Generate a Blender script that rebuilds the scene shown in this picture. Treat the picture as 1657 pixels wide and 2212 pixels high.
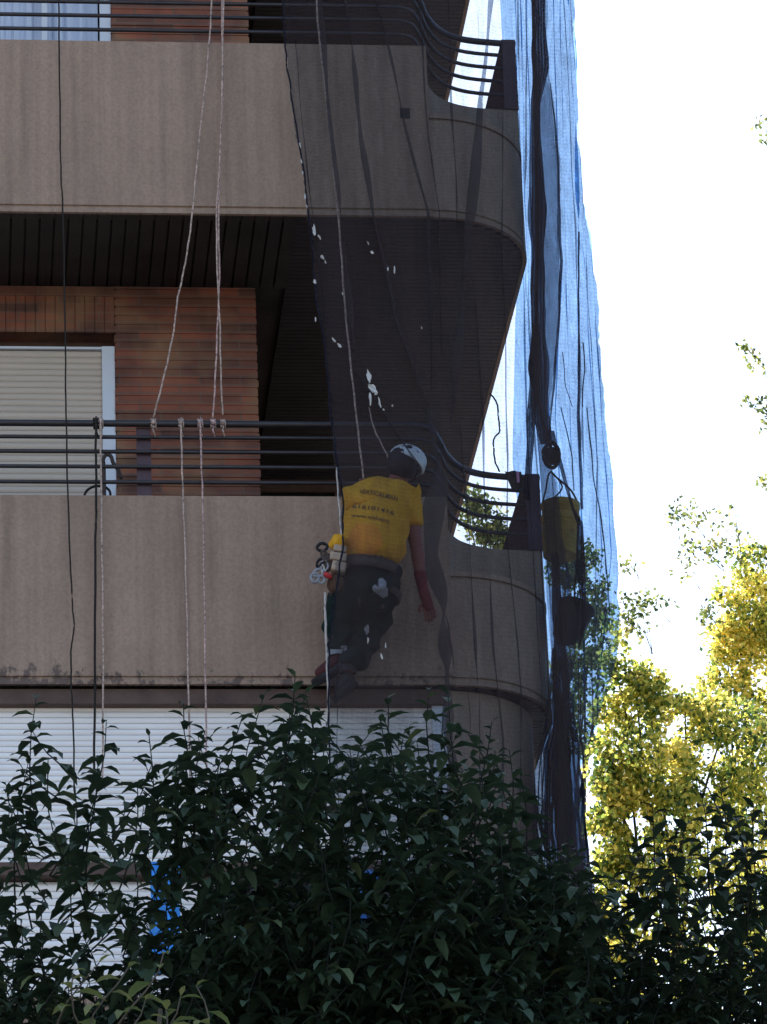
import bpy, bmesh, math, random
from mathutils import Vector, Matrix, noise
from mathutils.bvhtree import BVHTree
R = math.radians
S = bpy.context.scene
for o in list(bpy.data.objects): bpy.data.objects.remove(o)
col = S.collection

# ---------------------------------------------------------------- camera
F, PITCH, YAW, ROLL = 9361.0, .4167, .1087, -.0395      # focal length in units of a 1657 x 2212 picture
C0 = Vector((0, -22.7389, -9.0488))
cp, sp, cy_, sy_, cr, sr = math.cos(PITCH), math.sin(PITCH), math.cos(YAW), math.sin(YAW), math.cos(ROLL), math.sin(ROLL)
FW = Vector((sy_*cp, cy_*cp, sp)); RT0 = Vector((cy_, -sy_, 0)); UP0 = RT0.cross(FW)
RT = RT0*cr + UP0*sr; UP = -RT0*sr + UP0*cr
cam_d = bpy.data.cameras.new('camera'); cam = bpy.data.objects.new('camera', cam_d); col.objects.link(cam)
M = Matrix((RT, UP, -FW)).transposed().to_4x4(); M.translation = C0; cam.matrix_world = M
cam_d.sensor_fit = 'VERTICAL'; cam_d.sensor_height = 24; cam_d.lens = F/2212*24
cam_d.clip_start = .1; cam_d.clip_end = 3000
S.camera = cam
# ---------------------------------------------------------------- sky, sun, exposure
SUN_AZ, SUN_EL = R(-24), R(41)
w = bpy.data.worlds.new('World'); S.world = w; w.use_nodes = True
nt = w.node_tree; sky = nt.nodes.new('ShaderNodeTexSky'); sky.sky_type = 'NISHITA'; sky.sun_disc = False
sky.sun_elevation = SUN_EL; sky.sun_rotation = SUN_AZ; sky.air_density = 1.0; sky.dust_density = 1.5
bg = nt.nodes['Background']; bg.inputs[1].default_value = .15
nt.links.new(sky.outputs[0], bg.inputs[0])
sl = bpy.data.lights.new('sun', 'SUN'); sl.energy = 4.5; sl.angle = R(.5); sl.color = (1, .93, .82)
so = bpy.data.objects.new('sun', sl); col.objects.link(so)
sdir = Vector((math.sin(SUN_AZ)*math.cos(SUN_EL), math.cos(SUN_AZ)*math.cos(SUN_EL), math.sin(SUN_EL)))
so.rotation_euler = sdir.to_track_quat('Z', 'Y').to_euler()
S.view_settings.view_transform = 'Standard'; S.view_settings.look = 'None'
S.view_settings.exposure = 1.33; S.view_settings.gamma = 1
S.render.engine = 'CYCLES'; S.cycles.transparent_max_bounces = 40; S.cycles.max_bounces = 8

# ---------------------------------------------------------------- helpers
def P(px, py, Y):
    d = RT*(px-828.5) - UP*(py-1106) + FW*F
    return C0 + d*((Y-C0.y)/d.y)
def lerp(a, b, t): return a+(b-a)*t
def interp(tab, v):
    if v <= tab[0][0]: return tab[0][1]
    for (a, x), (b, y) in zip(tab, tab[1:]):
        if v <= b: return x+(y-x)*(v-a)/(b-a)
    return tab[-1][1]
def smooth(pts, n=6):
    pts = [Vector(p) for p in pts]
    if len(pts) < 3: return pts
    out = []
    for i in range(len(pts)-1):
        p0 = pts[max(i-1, 0)]; p1 = pts[i]; p2 = pts[i+1]; p3 = pts[min(i+2, len(pts)-1)]
        for k in range(n):
            t = k/n
            out.append(.5*((2*p1)+(-p0+p2)*t+(2*p0-5*p1+4*p2-p3)*t*t+(-p0+3*p1-3*p2+p3)*t**3))
    out.append(pts[-1]); return out
class MB:
    def __init__(s): s.v = []; s.f = []; s.sm = False
    def quad(s, a, b, c, d):
        n = len(s.v); s.v += [tuple(a), tuple(b), tuple(c), tuple(d)]; s.f.append((n, n+1, n+2, n+3))
    def box(s, x0, x1, y0, y1, z0, z1):
        n = len(s.v)
        s.v += [(x0,y0,z0),(x1,y0,z0),(x1,y1,z0),(x0,y1,z0),(x0,y0,z1),(x1,y0,z1),(x1,y1,z1),(x0,y1,z1)]
        s.f += [tuple(n+i for i in q) for q in ((0,3,2,1),(4,5,6,7),(0,1,5,4),(1,2,6,5),(2,3,7,6),(3,0,4,7))]
        return s
    def obox(s, mat, hx, hy, hz):
        n = len(s.v)
        for c in ((-1,-1,-1),(1,-1,-1),(1,1,-1),(-1,1,-1),(-1,-1,1),(1,-1,1),(1,1,1),(-1,1,1)):
            s.v.append(tuple(mat @ Vector((c[0]*hx, c[1]*hy, c[2]*hz))))
        s.f += [tuple(n+i for i in q) for q in ((0,3,2,1),(4,5,6,7),(0,1,5,4),(1,2,6,5),(2,3,7,6),(3,0,4,7))]
        return s
    def tube(s, pts, r, n=8, cap=True):
        pts = [Vector(p) for p in pts]; b = len(s.v); m = len(pts)
        up = Vector((0, 0, 1))
        for i, p in enumerate(pts):
            t = (pts[min(i+1, m-1)]-pts[max(i-1, 0)])
            if t.length < 1e-9: t = Vector((0, 0, 1))
            t.normalize()
            a = t.cross(up)
            if a.length < .05: a = t.cross(Vector((0, 1, 0)))
            a.normalize(); c = a.cross(t)
            rr = r[i] if isinstance(r, (list, tuple)) else r
            for k in range(n):
                th = 2*math.pi*k/n; s.v.append(tuple(p+(a*math.cos(th)+c*math.sin(th))*rr))
        for i in range(m-1):
            for k in range(n):
                k2 = (k+1) % n; s.f.append((b+i*n+k, b+i*n+k2, b+(i+1)*n+k2, b+(i+1)*n+k))
        if cap:
            s.f.append(tuple(b+k for k in range(n))[::-1]); s.f.append(tuple(b+(m-1)*n+k for k in range(n)))
        return s
    def prism(s, poly, z0, z1):
        n = len(s.v); m = len(poly)
        s.v += [(x, y, z0) for x, y in poly]+[(x, y, z1) for x, y in poly]
        s.f.append(tuple(range(n+m-1, n-1, -1))); s.f.append(tuple(range(n+m, n+2*m)))
        for i in range(m):
            j = (i+1) % m; s.f.append((n+i, n+j, n+m+j, n+m+i))
        return s
    def sweep(s, path, prof):
        """closed profile of (outward offset, z) along a plan path; outward is right of travel"""
        m = len(path); n = len(prof); b = len(s.v)
        for i, (x, y) in enumerate(path):
            x0, y0 = path[max(i-1, 0)]; x1, y1 = path[min(i+1, m-1)]
            tx, ty = x1-x0, y1-y0; l = math.hypot(tx, ty); nx, ny = ty/l, -tx/l
            for o, z in prof: s.v.append((x+nx*o, y+ny*o, z))
        for i in range(m-1):
            for k in range(n):
                k2 = (k+1) % n; s.f.append((b+i*n+k, b+(i+1)*n+k, b+(i+1)*n+k2, b+i*n+k2))
        s.f.append(tuple(b+k for k in range(n))); s.f.append(tuple(b+(m-1)*n+k for k in range(n))[::-1])
        return s
    def ell(s, c, rad, mat=None, nu=16, nv=10, v0=0., v1=math.pi):
        b = len(s.v); c = Vector(c)
        for j in range(nv+1):
            th = v0+(v1-v0)*j/nv
            for i in range(nu):
                ph = 2*math.pi*i/nu
                p = Vector((rad[0]*math.sin(th)*math.cos(ph), rad[1]*math.sin(th)*math.sin(ph), rad[2]*math.cos(th)))
                s.v.append(tuple(c+(mat @ p if mat else p)))
        for j in range(nv):
            for i in range(nu):
                i2 = (i+1) % nu; s.f.append((b+j*nu+i, b+(j+1)*nu+i, b+(j+1)*nu+i2, b+j*nu+i2))
        return s
    def lathe(s, c, prof, mat=None, nu=24):
        b = len(s.v); c = Vector(c); nv = len(prof)
        for r_, z in prof:
            for i in range(nu):
                ph = 2*math.pi*i/nu; p = Vector((r_*math.cos(ph), r_*math.sin(ph), z))
                s.v.append(tuple(c+(mat @ p if mat else p)))
        for j in range(nv-1):
            for i in range(nu):
                i2 = (i+1) % nu; s.f.append((b+j*nu+i, b+j*nu+i2, b+(j+1)*nu+i2, b+(j+1)*nu+i))
        return s
    def build(s, name, mat, parent=None, smooth_=False, **kw):
        me = bpy.data.meshes.new(name); me.from_pydata(s.v, [], s.f)
        me.materials.append(mat)
        if smooth_: me.polygons.foreach_set('use_smooth', [True]*len(me.polygons))
        me.update()
        return link(name, me, parent, **kw)
def link(name, me, parent=None, label=None, cat=None, group=None, kind=None):
    o = bpy.data.objects.new(name, me); col.objects.link(o)
    if parent:
        o.parent = parent; o.matrix_parent_inverse = world_of(parent).inverted()
    tag(o, label, cat, group, kind); return o
def world_of(o):
    m = o.matrix_basis.copy()
    if o.parent: m = world_of(o.parent) @ o.matrix_parent_inverse @ m
    return m
def tag(o, label=None, cat=None, group=None, kind=None):
    for k, v in (('label', label), ('category', cat), ('group', group), ('kind', kind)):
        if v: o[k] = v
    return o
def empty(name, loc, label, cat, group=None):
    o = bpy.data.objects.new(name, None); o.location = loc; o.empty_display_size = .2; col.objects.link(o)
    return tag(o, label, cat, group)

# ---------------------------------------------------------------- materials
def mat(name, color, rough=.8, spec=.3, metal=0.):
    m = bpy.data.materials.new(name); m.use_nodes = True
    b = m.node_tree.nodes['Principled BSDF']
    b.inputs['Base Color'].default_value = (*color, 1); b.inputs['Roughness'].default_value = rough
    b.inputs['Specular IOR Level'].default_value = spec; b.inputs['Metallic'].default_value = metal
    return m
def nd(m, typ, **kw):
    n = m.node_tree.nodes.new(typ)
    for k, v in kw.items():
        if k in n.inputs: n.inputs[k].default_value = v
        else: setattr(n, k, v)
    return n
def lk(m, a, b): m.node_tree.links.new(a, b)
def mapping(m, scale=(1,1,1), rot=(0,0,0)):
    tc = nd(m, 'ShaderNodeTexCoord'); mp = nd(m, 'ShaderNodeMapping'); mp.inputs['Scale'].default_value = scale
    mp.inputs['Rotation'].default_value = rot
    lk(m, tc.outputs['Object'], mp.inputs[0]); return mp.outputs[0]
def ramp(m, src, stops):
    r = nd(m, 'ShaderNodeValToRGB'); e = r.color_ramp.elements
    while len(e) < len(stops): e.new(.5)
    for k, (p, c) in enumerate(stops):
        e[k].position = p; e[k].color = (*c, 1) if len(c) == 3 else c
    lk(m, src, r.inputs[0]); return r.outputs[0]
def mixc(m, fac, a, b, blend='MIX'):
    n = nd(m, 'ShaderNodeMix', data_type='RGBA', blend_type=blend)
    for s_, i in ((fac, 0), (a, 6), (b, 7)):
        if hasattr(s_, 'links'): lk(m, s_, n.inputs[i])
        else: n.inputs[i].default_value = s_ if i == 0 else (*s_, 1)
    return n.outputs[2]
def noisy(name, base, var=.15, scale=(3,3,3), rough=.85, bump=.3, spec=.25, stains=None, speck=0.):
    m = mat(name, base, rough, spec); b = m.node_tree.nodes['Principled BSDF']
    n1 = nd(m, 'ShaderNodeTexNoise', Scale=1.0, Detail=6.0, Roughness=.65); lk(m, mapping(m, scale), n1.inputs['Vector'])
    lo = tuple(c*(1-var) for c in base); hi = tuple(min(1, c*(1+var)) for c in base)
    c = ramp(m, n1.outputs[0], [(.3, lo), (.7, hi)])
    if stains:
        n2 = nd(m, 'ShaderNodeTexNoise', Scale=1.0, Detail=4.0, Roughness=.6); lk(m, mapping(m, stains[0]), n2.inputs['Vector'])
        f = ramp(m, n2.outputs[0], [(stains[2], (0,0,0)), (stains[3], (1,1,1))])
        c = mixc(m, f, c, stains[1])
    if speck:
        n3 = nd(m, 'ShaderNodeTexNoise', Scale=55.0, Detail=3.0); lk(m, mapping(m), n3.inputs['Vector'])
        f = ramp(m, n3.outputs[0], [(.35, (1-speck,)*3), (.62, (1,1,1))])
        c = mixc(m, 1.0, c, f, 'MULTIPLY')
    lk(m, c, b.inputs['Base Color'])
    bp = nd(m, 'ShaderNodeBump', Strength=bump, Distance=.01); nb = nd(m, 'ShaderNodeTexNoise', Scale=40.0, Detail=5.0)
    lk(m, mapping(m), nb.inputs['Vector']); lk(m, nb.outputs[0], bp.inputs['Height']); lk(m, bp.outputs[0], b.inputs['Normal'])
    return m
CONC = noisy('concrete', (.335, .228, .168), .12, (2.2, 2.2, 1.4), .9, .5, stains=((10, 10, .6), (.225, .155, .118), .52, .82), speck=.14)
# faint board-cast ribs on the concrete
def concrete_extra(m):
    b = m.node_tree.nodes['Principled BSDF']; src = b.inputs['Base Color'].links[0].from_socket
    nz = nd(m, 'ShaderNodeTexNoise', Scale=1.0, Detail=2.0, Roughness=.5); lk(m, mapping(m, (22, 22, .25)), nz.inputs['Vector'])
    f = ramp(m, nz.outputs[0], [(.40, (.93, .93, .93)), (.6, (1.03, 1.03, 1.02))])
    c = mixc(m, 1., src, f, 'MULTIPLY')
    # rusty, mouldy drips that start at the bottom lip
    sp_ = nd(m, 'ShaderNodeTexNoise', Scale=1.0, Detail=8.0, Roughness=.75); lk(m, mapping(m, (14, 14, 9)), sp_.inputs['Vector'])
    tc = nd(m, 'ShaderNodeTexCoord'); sx = nd(m, 'ShaderNodeSeparateXYZ'); lk(m, tc.outputs['Object'], sx.inputs[0])
    zt = nd(m, 'ShaderNodeMapRange'); lk(m, sx.outputs[2], zt.inputs[0]); zt.inputs[1].default_value = 0.03; zt.inputs[2].default_value = .22
    zt.inputs[3].default_value = .13; zt.inputs[4].default_value = -.1
    ad = nd(m, 'ShaderNodeMath', operation='ADD'); lk(m, sp_.outputs[0], ad.inputs[0]); lk(m, zt.outputs[0], ad.inputs[1])
    xt = nd(m, 'ShaderNodeMapRange'); lk(m, sx.outputs[0], xt.inputs[0]); xt.inputs[1].default_value = .25; xt.inputs[2].default_value = .9
    xt.inputs[3].default_value = .13; xt.inputs[4].default_value = 0
    zz = nd(m, 'ShaderNodeMapRange'); lk(m, sx.outputs[2], zz.inputs[0]); zz.inputs[1].default_value = .06; zz.inputs[2].default_value = .2
    zz.inputs[3].default_value = 1; zz.inputs[4].default_value = 0
    ml = nd(m, 'ShaderNodeMath', operation='MULTIPLY'); lk(m, xt.outputs[0], ml.inputs[0]); lk(m, zz.outputs[0], ml.inputs[1])
    ad2 = nd(m, 'ShaderNodeMath', operation='ADD'); lk(m, ad.outputs[0], ad2.inputs[0]); lk(m, ml.outputs[0], ad2.inputs[1]); ad = ad2
    g = ramp(m, ad.outputs[0], [(.62, (0,0,0)), (.68, (1,1,1))])
    c = mixc(m, g, c, (.13, .09, .075))
    lk(m, c, b.inputs['Base Color'])
CONC2 = noisy('concrete_round', (.36, .25, .185), .10, (5, 5, 1.2), .9, .5, stains=((11, 11, .5), (.27, .22, .18), .54, .80), speck=.15)
concrete_extra(CONC)
BROWN = noisy('brown_trim', (.10, .062, .05), .3, (6, 6, 6), .7)
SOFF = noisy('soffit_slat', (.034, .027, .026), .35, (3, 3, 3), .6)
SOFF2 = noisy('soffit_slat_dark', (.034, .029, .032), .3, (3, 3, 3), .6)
RAILM = noisy('rail_paint', (.022, .016, .017), .4, (9, 9, 9), .45, .2, .5)
PLATE = noisy('plate_paint', (.075, .045, .055), .2, (5, 5, 5), .6)
WHITE = noisy('white_aluminium', (.62, .63, .68), .05, (2, 2, 2), .45, .05, .5)
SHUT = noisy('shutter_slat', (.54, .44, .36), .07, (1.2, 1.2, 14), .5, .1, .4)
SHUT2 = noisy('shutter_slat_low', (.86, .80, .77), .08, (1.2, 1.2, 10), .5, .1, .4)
GLASS = mat('dark_glass', (.01, .016, .012), .08, .6)  # green cast in the colour stands for reflected greenery
CURT = noisy('curtain_cloth', (.55, .60, .72), .08, (3, 3, 1), .9)
ROPE_T = noisy('tan_rope', (.40, .29, .24), .75, (60, 60, 60), .9)
ROPE_P = noisy('pinkish_rope', (.44, .29, .26), .75, (60, 60, 60), .9)
ROPE_D = noisy('dark_rope', (.022, .018, .016), .4, (60, 60, 60), .9)
ROPE_W = noisy('white_rope', (.48, .42, .38), .2, (60, 60, 60), .9)
SKIN = noisy('skin', (.24, .085, .07), .12, (9, 9, 9), .6)
SHIRT = noisy('yellow_cloth', (.66, .32, .022), .12, (7, 7, 7), .9, .4)
TROUS = noisy('dark_green_cloth', (.006, .018, .017), .3, (8, 8, 8), .9, .5)
BLACK = noisy('black_stuff', (.018, .016, .02), .3, (9, 9, 9), .6)
INK = mat('shirt_print', (.13, .07, .03), .9)
ORANGE = noisy('orange_cloth', (.72, .26, .03), .1, (7, 7, 7), .9)
HELM = noisy('helmet_shell', (.75, .76, .78), .08, (12, 12, 12), .35, .1, .5, stains=((18, 18, 18), (.3, .3, .3), .60, .72))
STAIN = noisy('paint_stain', (.34, .34, .38), .15, (20, 20, 20), .9)
RED = mat('red_tape', (.42, .03, .035), .6)
REDGLOVE = noisy('red_glove', (.17, .03, .032), .25, (20, 20, 20), .8)
GREYM = noisy('grey_steel', (.26, .25, .27), .3, (30, 30, 30), .4, .1, .5)
WEB = noisy('tan_webbing', (.40, .29, .22), .15, (20, 20, 20), .9)
WEBD = noisy('dark_webbing', (.085, .062, .055), .3, (20, 20, 20), .9)
MAROON = noisy('maroon_leather', (.07, .018, .02), .3, (20, 20, 20), .7)
BAGM = noisy('brown_bag', (.09, .05, .035), .3, (20, 20, 20), .9)
BUCKY = noisy('yellow_plastic', (.38, .23, .03), .25, (9, 9, 9), .6, .2, .4, stains=((14, 14, 14), (.28, .10, .03), .56, .66))
BLUE = noisy('blue_plastic', (.04, .24, .66), .25, (9, 9, 9), .5)
SCRAP_SUN = noisy('pale_scrap_streak', (.46, .44, .42), .1, (30, 30, 30), .9)
TWIG = noisy('twig', (.10, .08, .065), .3, (20, 20, 20), .9)
BARK = noisy('bark', (.09, .07, .05), .35, (7, 7, 2), .95, 1.)
BARKD = noisy('dark_bark', (.010, .011, .008), .35, (7, 7, 2), .95, 1.)
ASPH = noisy('asphalt', (.055, .055, .055), .2, (2, 2, 2), .9)
PAVE = noisy('paving', (.20, .18, .16), .15, (1, 1, 1), .9)
PINK = mat('pink_glint', (.85, .35, .55), .5)

def brick_mat():
    m = mat('orange_brick', (.4, .15, .08), .9, .2); b = m.node_tree.nodes['Principled BSDF']
    tc = nd(m, 'ShaderNodeTexCoord'); sx = nd(m, 'ShaderNodeSeparateXYZ'); lk(m, tc.outputs['Object'], sx.inputs[0])
    cx = nd(m, 'ShaderNodeCombineXYZ'); ad = nd(m, 'ShaderNodeMath', operation='ADD'); lk(m, sx.outputs[0], ad.inputs[0]); lk(m, sx.outputs[1], ad.inputs[1])
    lk(m, ad.outputs[0], cx.inputs[0]); lk(m, sx.outputs[2], cx.inputs[1])
    br = nd(m, 'ShaderNodeTexBrick', Scale=1.0); lk(m, cx.outputs[0], br.inputs['Vector'])
    br.inputs['Brick Width'].default_value = .245; br.inputs['Row Height'].default_value = .06; br.inputs['Mortar Size'].default_value = .005
    br.inputs['Color1'].default_value = (.28, .095, .06, 1); br.inputs['Color2'].default_value = (.125, .062, .048, 1)
    br.inputs['Mortar'].default_value = (.16, .10, .08, 1); br.inputs['Bias'].default_value = 0.
    nz = nd(m, 'ShaderNodeTexNoise', Scale=5.0, Detail=5.0); lk(m, tc.outputs['Object'], nz.inputs['Vector'])
    f = ramp(m, nz.outputs[0], [(.32, (.72, .74, .78)), (.66, (1.12, 1.08, 1.0))])
    c = mixc(m, 1., br.outputs[0], f, 'MULTIPLY')
    n2 = nd(m, 'ShaderNodeTexNoise', Scale=2.3, Detail=3.0); lk(m, tc.outputs['Object'], n2.inputs['Vector'])
    c = mixc(m, ramp(m, n2.outputs[0], [(.50, (0,0,0)), (.72, (.75,.75,.75))]), c, (.30, .17, .09))
    lk(m, c, b.inputs['Base Color'])
    bp = nd(m, 'ShaderNodeBump', Strength=.5, Distance=.006); lk(m, nz.outputs[0], bp.inputs['Height']); lk(m, bp.outputs[0], b.inputs['Normal'])
    return m
BRICK = brick_mat()
def leaf_mat(name, cols, trans=.4, tr_gain=1.6, rough=.6):
    m = bpy.data.materials.new(name); m.use_nodes = True; t = m.node_tree
    b = t.nodes['Principled BSDF']; out = t.nodes['Material Output']; b.inputs['Roughness'].default_value = rough
    b.inputs['Specular IOR Level'].default_value = .22
    at = nd(m, 'ShaderNodeAttribute', attribute_name='tint')
    c = ramp(m, at.outputs['Fac'], [(i/(len(cols)-1), cc) for i, cc in enumerate(cols)])
    lk(m, c, b.inputs['Base Color'])
    if trans:
        tr = nd(m, 'ShaderNodeBsdfTranslucent'); g = mixc(m, 1., c, (tr_gain,)*3, 'MULTIPLY'); lk(m, g, tr.inputs[0])
        mx = nd(m, 'ShaderNodeMixShader'); mx.inputs[0].default_value = trans
        lk(m, b.outputs[0], mx.inputs[1]); lk(m, tr.outputs[0], mx.inputs[2]); lk(m, mx.outputs[0], out.inputs[0])
    return m
LEAFD = leaf_mat('laurel_leaf', [(.022, .036, .022), (.034, .056, .030), (.052, .08, .042), (.12, .14, .05)], .15)
LEAFD2 = leaf_mat('laurel_leaf_deep', [(.016, .028, .016), (.025, .042, .022), (.038, .06, .03), (.08, .10, .03)], .15)
LEAFY = leaf_mat('near_leaf', [(.10, .13, .04), (.16, .17, .05), (.22, .20, .10)], .3)
LEAFA = leaf_mat('autumn_leaf', [(.025, .05, .02), (.10, .15, .03), (.38, .37, .07), (.66, .53, .13)], .55, 2.0, .5)  # dark end of the tints stands for less lit leaves
LEAFB = leaf_mat('green_leaf', [(.03, .05, .02), (.13, .17, .05), (.24, .27, .08), (.40, .34, .12)], .5, 1.5, .6)
def net_mat(name, dens, colr, tint=(1, 1, 1), var=.18, knit=.04):
    m = bpy.data.materials.new(name); m.use_nodes = True; t = m.node_tree
    out = t.nodes['Material Output']; t.nodes.remove(t.nodes['Principled BSDF'])
    df = nd(m, 'ShaderNodeBsdfDiffuse'); df.inputs[0].default_value = (*colr, 1)
    tl = nd(m, 'ShaderNodeBsdfTranslucent'); tl.inputs[0].default_value = (*colr, 1)
    a = nd(m, 'ShaderNodeMixShader'); a.inputs[0].default_value = .4; lk(m, df.outputs[0], a.inputs[1]); lk(m, tl.outputs[0], a.inputs[2])
    tr = nd(m, 'ShaderNodeBsdfTransparent'); tr.inputs[0].default_value = (*tint, 1)
    mx = nd(m, 'ShaderNodeMixShader'); lk(m, tr.outputs[0], mx.inputs[1]); lk(m, a.outputs[0], mx.inputs[2])
    n = nd(m, 'ShaderNodeTexNoise', Scale=1.0, Detail=5.0, Roughness=.7); lk(m, mapping(m, (30, 30, 8)), n.inputs['Vector'])
    n2 = nd(m, 'ShaderNodeTexNoise', Scale=1.0, Detail=2.0, Roughness=.5); lk(m, mapping(m, (120, 120, 120)), n2.inputs['Vector'])
    n3 = nd(m, 'ShaderNodeTexNoise', Scale=1.0, Detail=4.0, Roughness=.6, Distortion=.6); lk(m, mapping(m, (11, 5, .9)), n3.inputs['Vector'])
    n4 = nd(m, 'ShaderNodeMapRange'); lk(m, n3.outputs[0], n4.inputs[0]); n4.inputs[1].default_value = .35; n4.inputs[2].default_value = .7; n4.inputs[3].default_value = -.13; n4.inputs[4].default_value = .24
    a0 = nd(m, 'ShaderNodeMath', operation='ADD'); lk(m, n.outputs[0], a0.inputs[0]); lk(m, n4.outputs[0], a0.inputs[1])
    ad = nd(m, 'ShaderNodeMath', operation='ADD'); lk(m, a0.outputs[0], ad.inputs[0]); lk(m, n2.outputs[0], ad.inputs[1])
    mr = nd(m, 'ShaderNodeMapRange'); lk(m, ad.outputs[0], mr.inputs[0]); mr.inputs[1].default_value = .7; mr.inputs[2].default_value = 1.3
    mr.inputs[3].default_value = dens-var; mr.inputs[4].default_value = dens+var; mr.clamp = False
    tc = nd(m, 'ShaderNodeTexCoord'); sx = nd(m, 'ShaderNodeSeparateXYZ'); lk(m, tc.outputs['Object'], sx.inputs[0])   # knitted courses of the mesh
    m1 = nd(m, 'ShaderNodeMath', operation='MULTIPLY'); lk(m, sx.outputs[2], m1.inputs[0]); m1.inputs[1].default_value = 2*math.pi/.026
    m2 = nd(m, 'ShaderNodeMath', operation='SINE'); lk(m, m1.outputs[0], m2.inputs[0])
    m3 = nd(m, 'ShaderNodeMath', operation='MULTIPLY_ADD'); lk(m, m2.outputs[0], m3.inputs[0]); m3.inputs[1].default_value = knit; lk(m, mr.outputs[0], m3.inputs[2]); m3.use_clamp = True
    lk(m, m3.outputs[0], mx.inputs[0]); lk(m, mx.outputs[0], out.inputs[0])
    return m
NETM = net_mat('net_mesh', .44, (.07, .052, .053), (.88, .94, 1), .11, .03)
NETB = net_mat('net_mesh_sky_tint', .33, (.04, .08, .15), (.52, .76, 1), .20, .012)  # blue of the sky behind is put into this net's colour
NETD = net_mat('net_gathered', .86, (.03, .03, .045), (.7, .85, 1), .14, .0)

# ---------------------------------------------------------------- ground
GZ = -10.65
MB().box(-400, 400, -300, 900, GZ-1, GZ).build('ground', PAVE, kind='structure')
MB().box(-60, 60, -19, -11, GZ+.004, GZ+.012).build('road', ASPH, kind='structure')

# ---------------------------------------------------------------- building
BL = empty('apartment_building', (0, 2, GZ), 'corner block with board-cast concrete balcony parapets, orange brick walls and white roller shutters', 'building')
XL, XE, XS, RC, HP = -14., 2.85, 3.48, .61, 1.167
def arc(cx, cy, r, a0, a1, n): return [(cx+r*math.cos(lerp(a0, a1, i/n)), cy+r*math.sin(lerp(a0, a1, i/n))) for i in range(n+1)]
CONCAVE = [(2.855, 0.02), (2.865, .2), (2.90, .42), (2.97, .58), (3.08, .68), (3.24, .74), (3.47, .765)]
def smooth2(pts, n=5): return [(v.x, v.y) for v in smooth([(x, y, 0) for x, y in pts], n)]
CVX = arc(XS-RC, RC, RC, -math.pi/2, 0, 18)
def shift(path, dz=0): return path
def rail_path(z):
    pts = [(XL, .035), (2.60, .035)]+smooth2([(2.70, .038), (2.785, .09), (2.855, .25), (2.92, .45), (3.03, .63), (3.2, .73), (3.515, .775)], 5)
    return [(x, y, z) for x, y in pts]
def balcony(k, full=True):
    z = 3.0*k
    b = MB()
    # straight front parapet with a drip groove and lip
    prof = [(0, z+HP), (0, z+.052), (-.012, z+.047), (-.012, z+.034), (.003, z+.03), (.003, z), (-.022, z), (-.022, z+.024), (-.14, z+.024), (-.14, z+HP)]
    b.sweep([(XL, -.012), (XE, -.012)], [(o, zz) for o, zz in prof])
    o = b.build('balcony', CONC, BL)
    # rounded lower corner, side parapet, ledge and concave upper wall
    c = MB()
    prof2 = [(0, z+.655), (0, z+.052), (-.012, z+.047), (-.012, z+.034), (.003, z+.03), (.003, z), (-.022, z), (-.022, z+.024), (-.14, z+.024), (-.14, z+.655)]
    c.sweep([(XE+.001, 0)]+CVX[1:]+[(XS, 5.2)], prof2)
    led = [(XE+.002, -.004)]+arc(XS-RC, RC, RC+.004, -math.pi/2, 0, 18)[1:]+[(XS+.004, .9)]+[(XS-.25, .9), (2.7, .9), (2.7, .13), (XE+.002, .13)]
    c.prism(led, z+.674, z+.705)
    c.prism([(x, y) for x, y in [(XE+.003, .012)]+arc(XS-RC, RC, RC-.012, -math.pi/2, 0, 14)[1:]+[(XS-.012, .88), (2.72, .88), (2.72, .14), (XE+.003, .14)]], z+.655, z+.674)
    c.sweep(smooth2(CONCAVE, 5), [(0, z+HP), (0, z+.706), (-.1, z+.706), (-.1, z+HP)])
    c.box(XS-.13, XS+.028, .766, 5.2, z+.706, z+HP+.001)
    c.build('rounded_corner', CONC2, o)
    # deck
    MB().prism([(XL, .13), (XE, .13), (XS-.15, RC+.1), (XS-.14, 5.2), (XL, 5.2)], z+.06, z+.16).build('deck', CONC, o)
    # ceiling boards
    s1 = MB(); x = -2.2
    while x < 2.02: s1.box(x, x+.072, .012, .96, z+.002, z+.018); x += .085
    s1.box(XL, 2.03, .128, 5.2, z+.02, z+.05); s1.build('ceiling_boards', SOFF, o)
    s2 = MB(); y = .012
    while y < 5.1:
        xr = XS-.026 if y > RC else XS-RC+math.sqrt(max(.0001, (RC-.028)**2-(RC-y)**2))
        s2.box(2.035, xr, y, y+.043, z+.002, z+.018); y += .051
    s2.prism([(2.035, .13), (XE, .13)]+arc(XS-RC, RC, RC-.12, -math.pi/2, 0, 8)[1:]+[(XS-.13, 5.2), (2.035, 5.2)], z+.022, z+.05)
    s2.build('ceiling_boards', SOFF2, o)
    if not full: return o
    for j, dz in enumerate((1.645, 1.558, 1.465, 1.37, 1.272)):
        t = MB(); pth = rail_path(z+dz)
        t.tube(pth, .021 if j == 0 else .0125, 8)
        t.build('handrail' if j == 0 else 'rail', RAILM, o, True)
    # solid side screen above the side parapet
    MB().box(XS-.055, XS+.032, .75, 5.2, z+HP+.002, z+1.665).build('side_screen', PLATE, o)
    px = P(311, 1000, .06).x if k == 0 else -.6
    MB().box(px-.042, px+.042, .055, .067, z+HP, z+1.63).build('rail_post', PLATE, o)
    return o
balcony(-1, False)
BAL0 = balcony(0); BAL1 = balcony(1); BAL2 = balcony(2)
# small square weep hole on the upper parapet
hp_ = P(875, 245, -.012)
MB().box(hp_.x-.03, hp_.x+.03, -.015, -.011, hp_.z-.035, hp_.z+.035).build('weep_hole', BLACK, BAL1)

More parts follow.
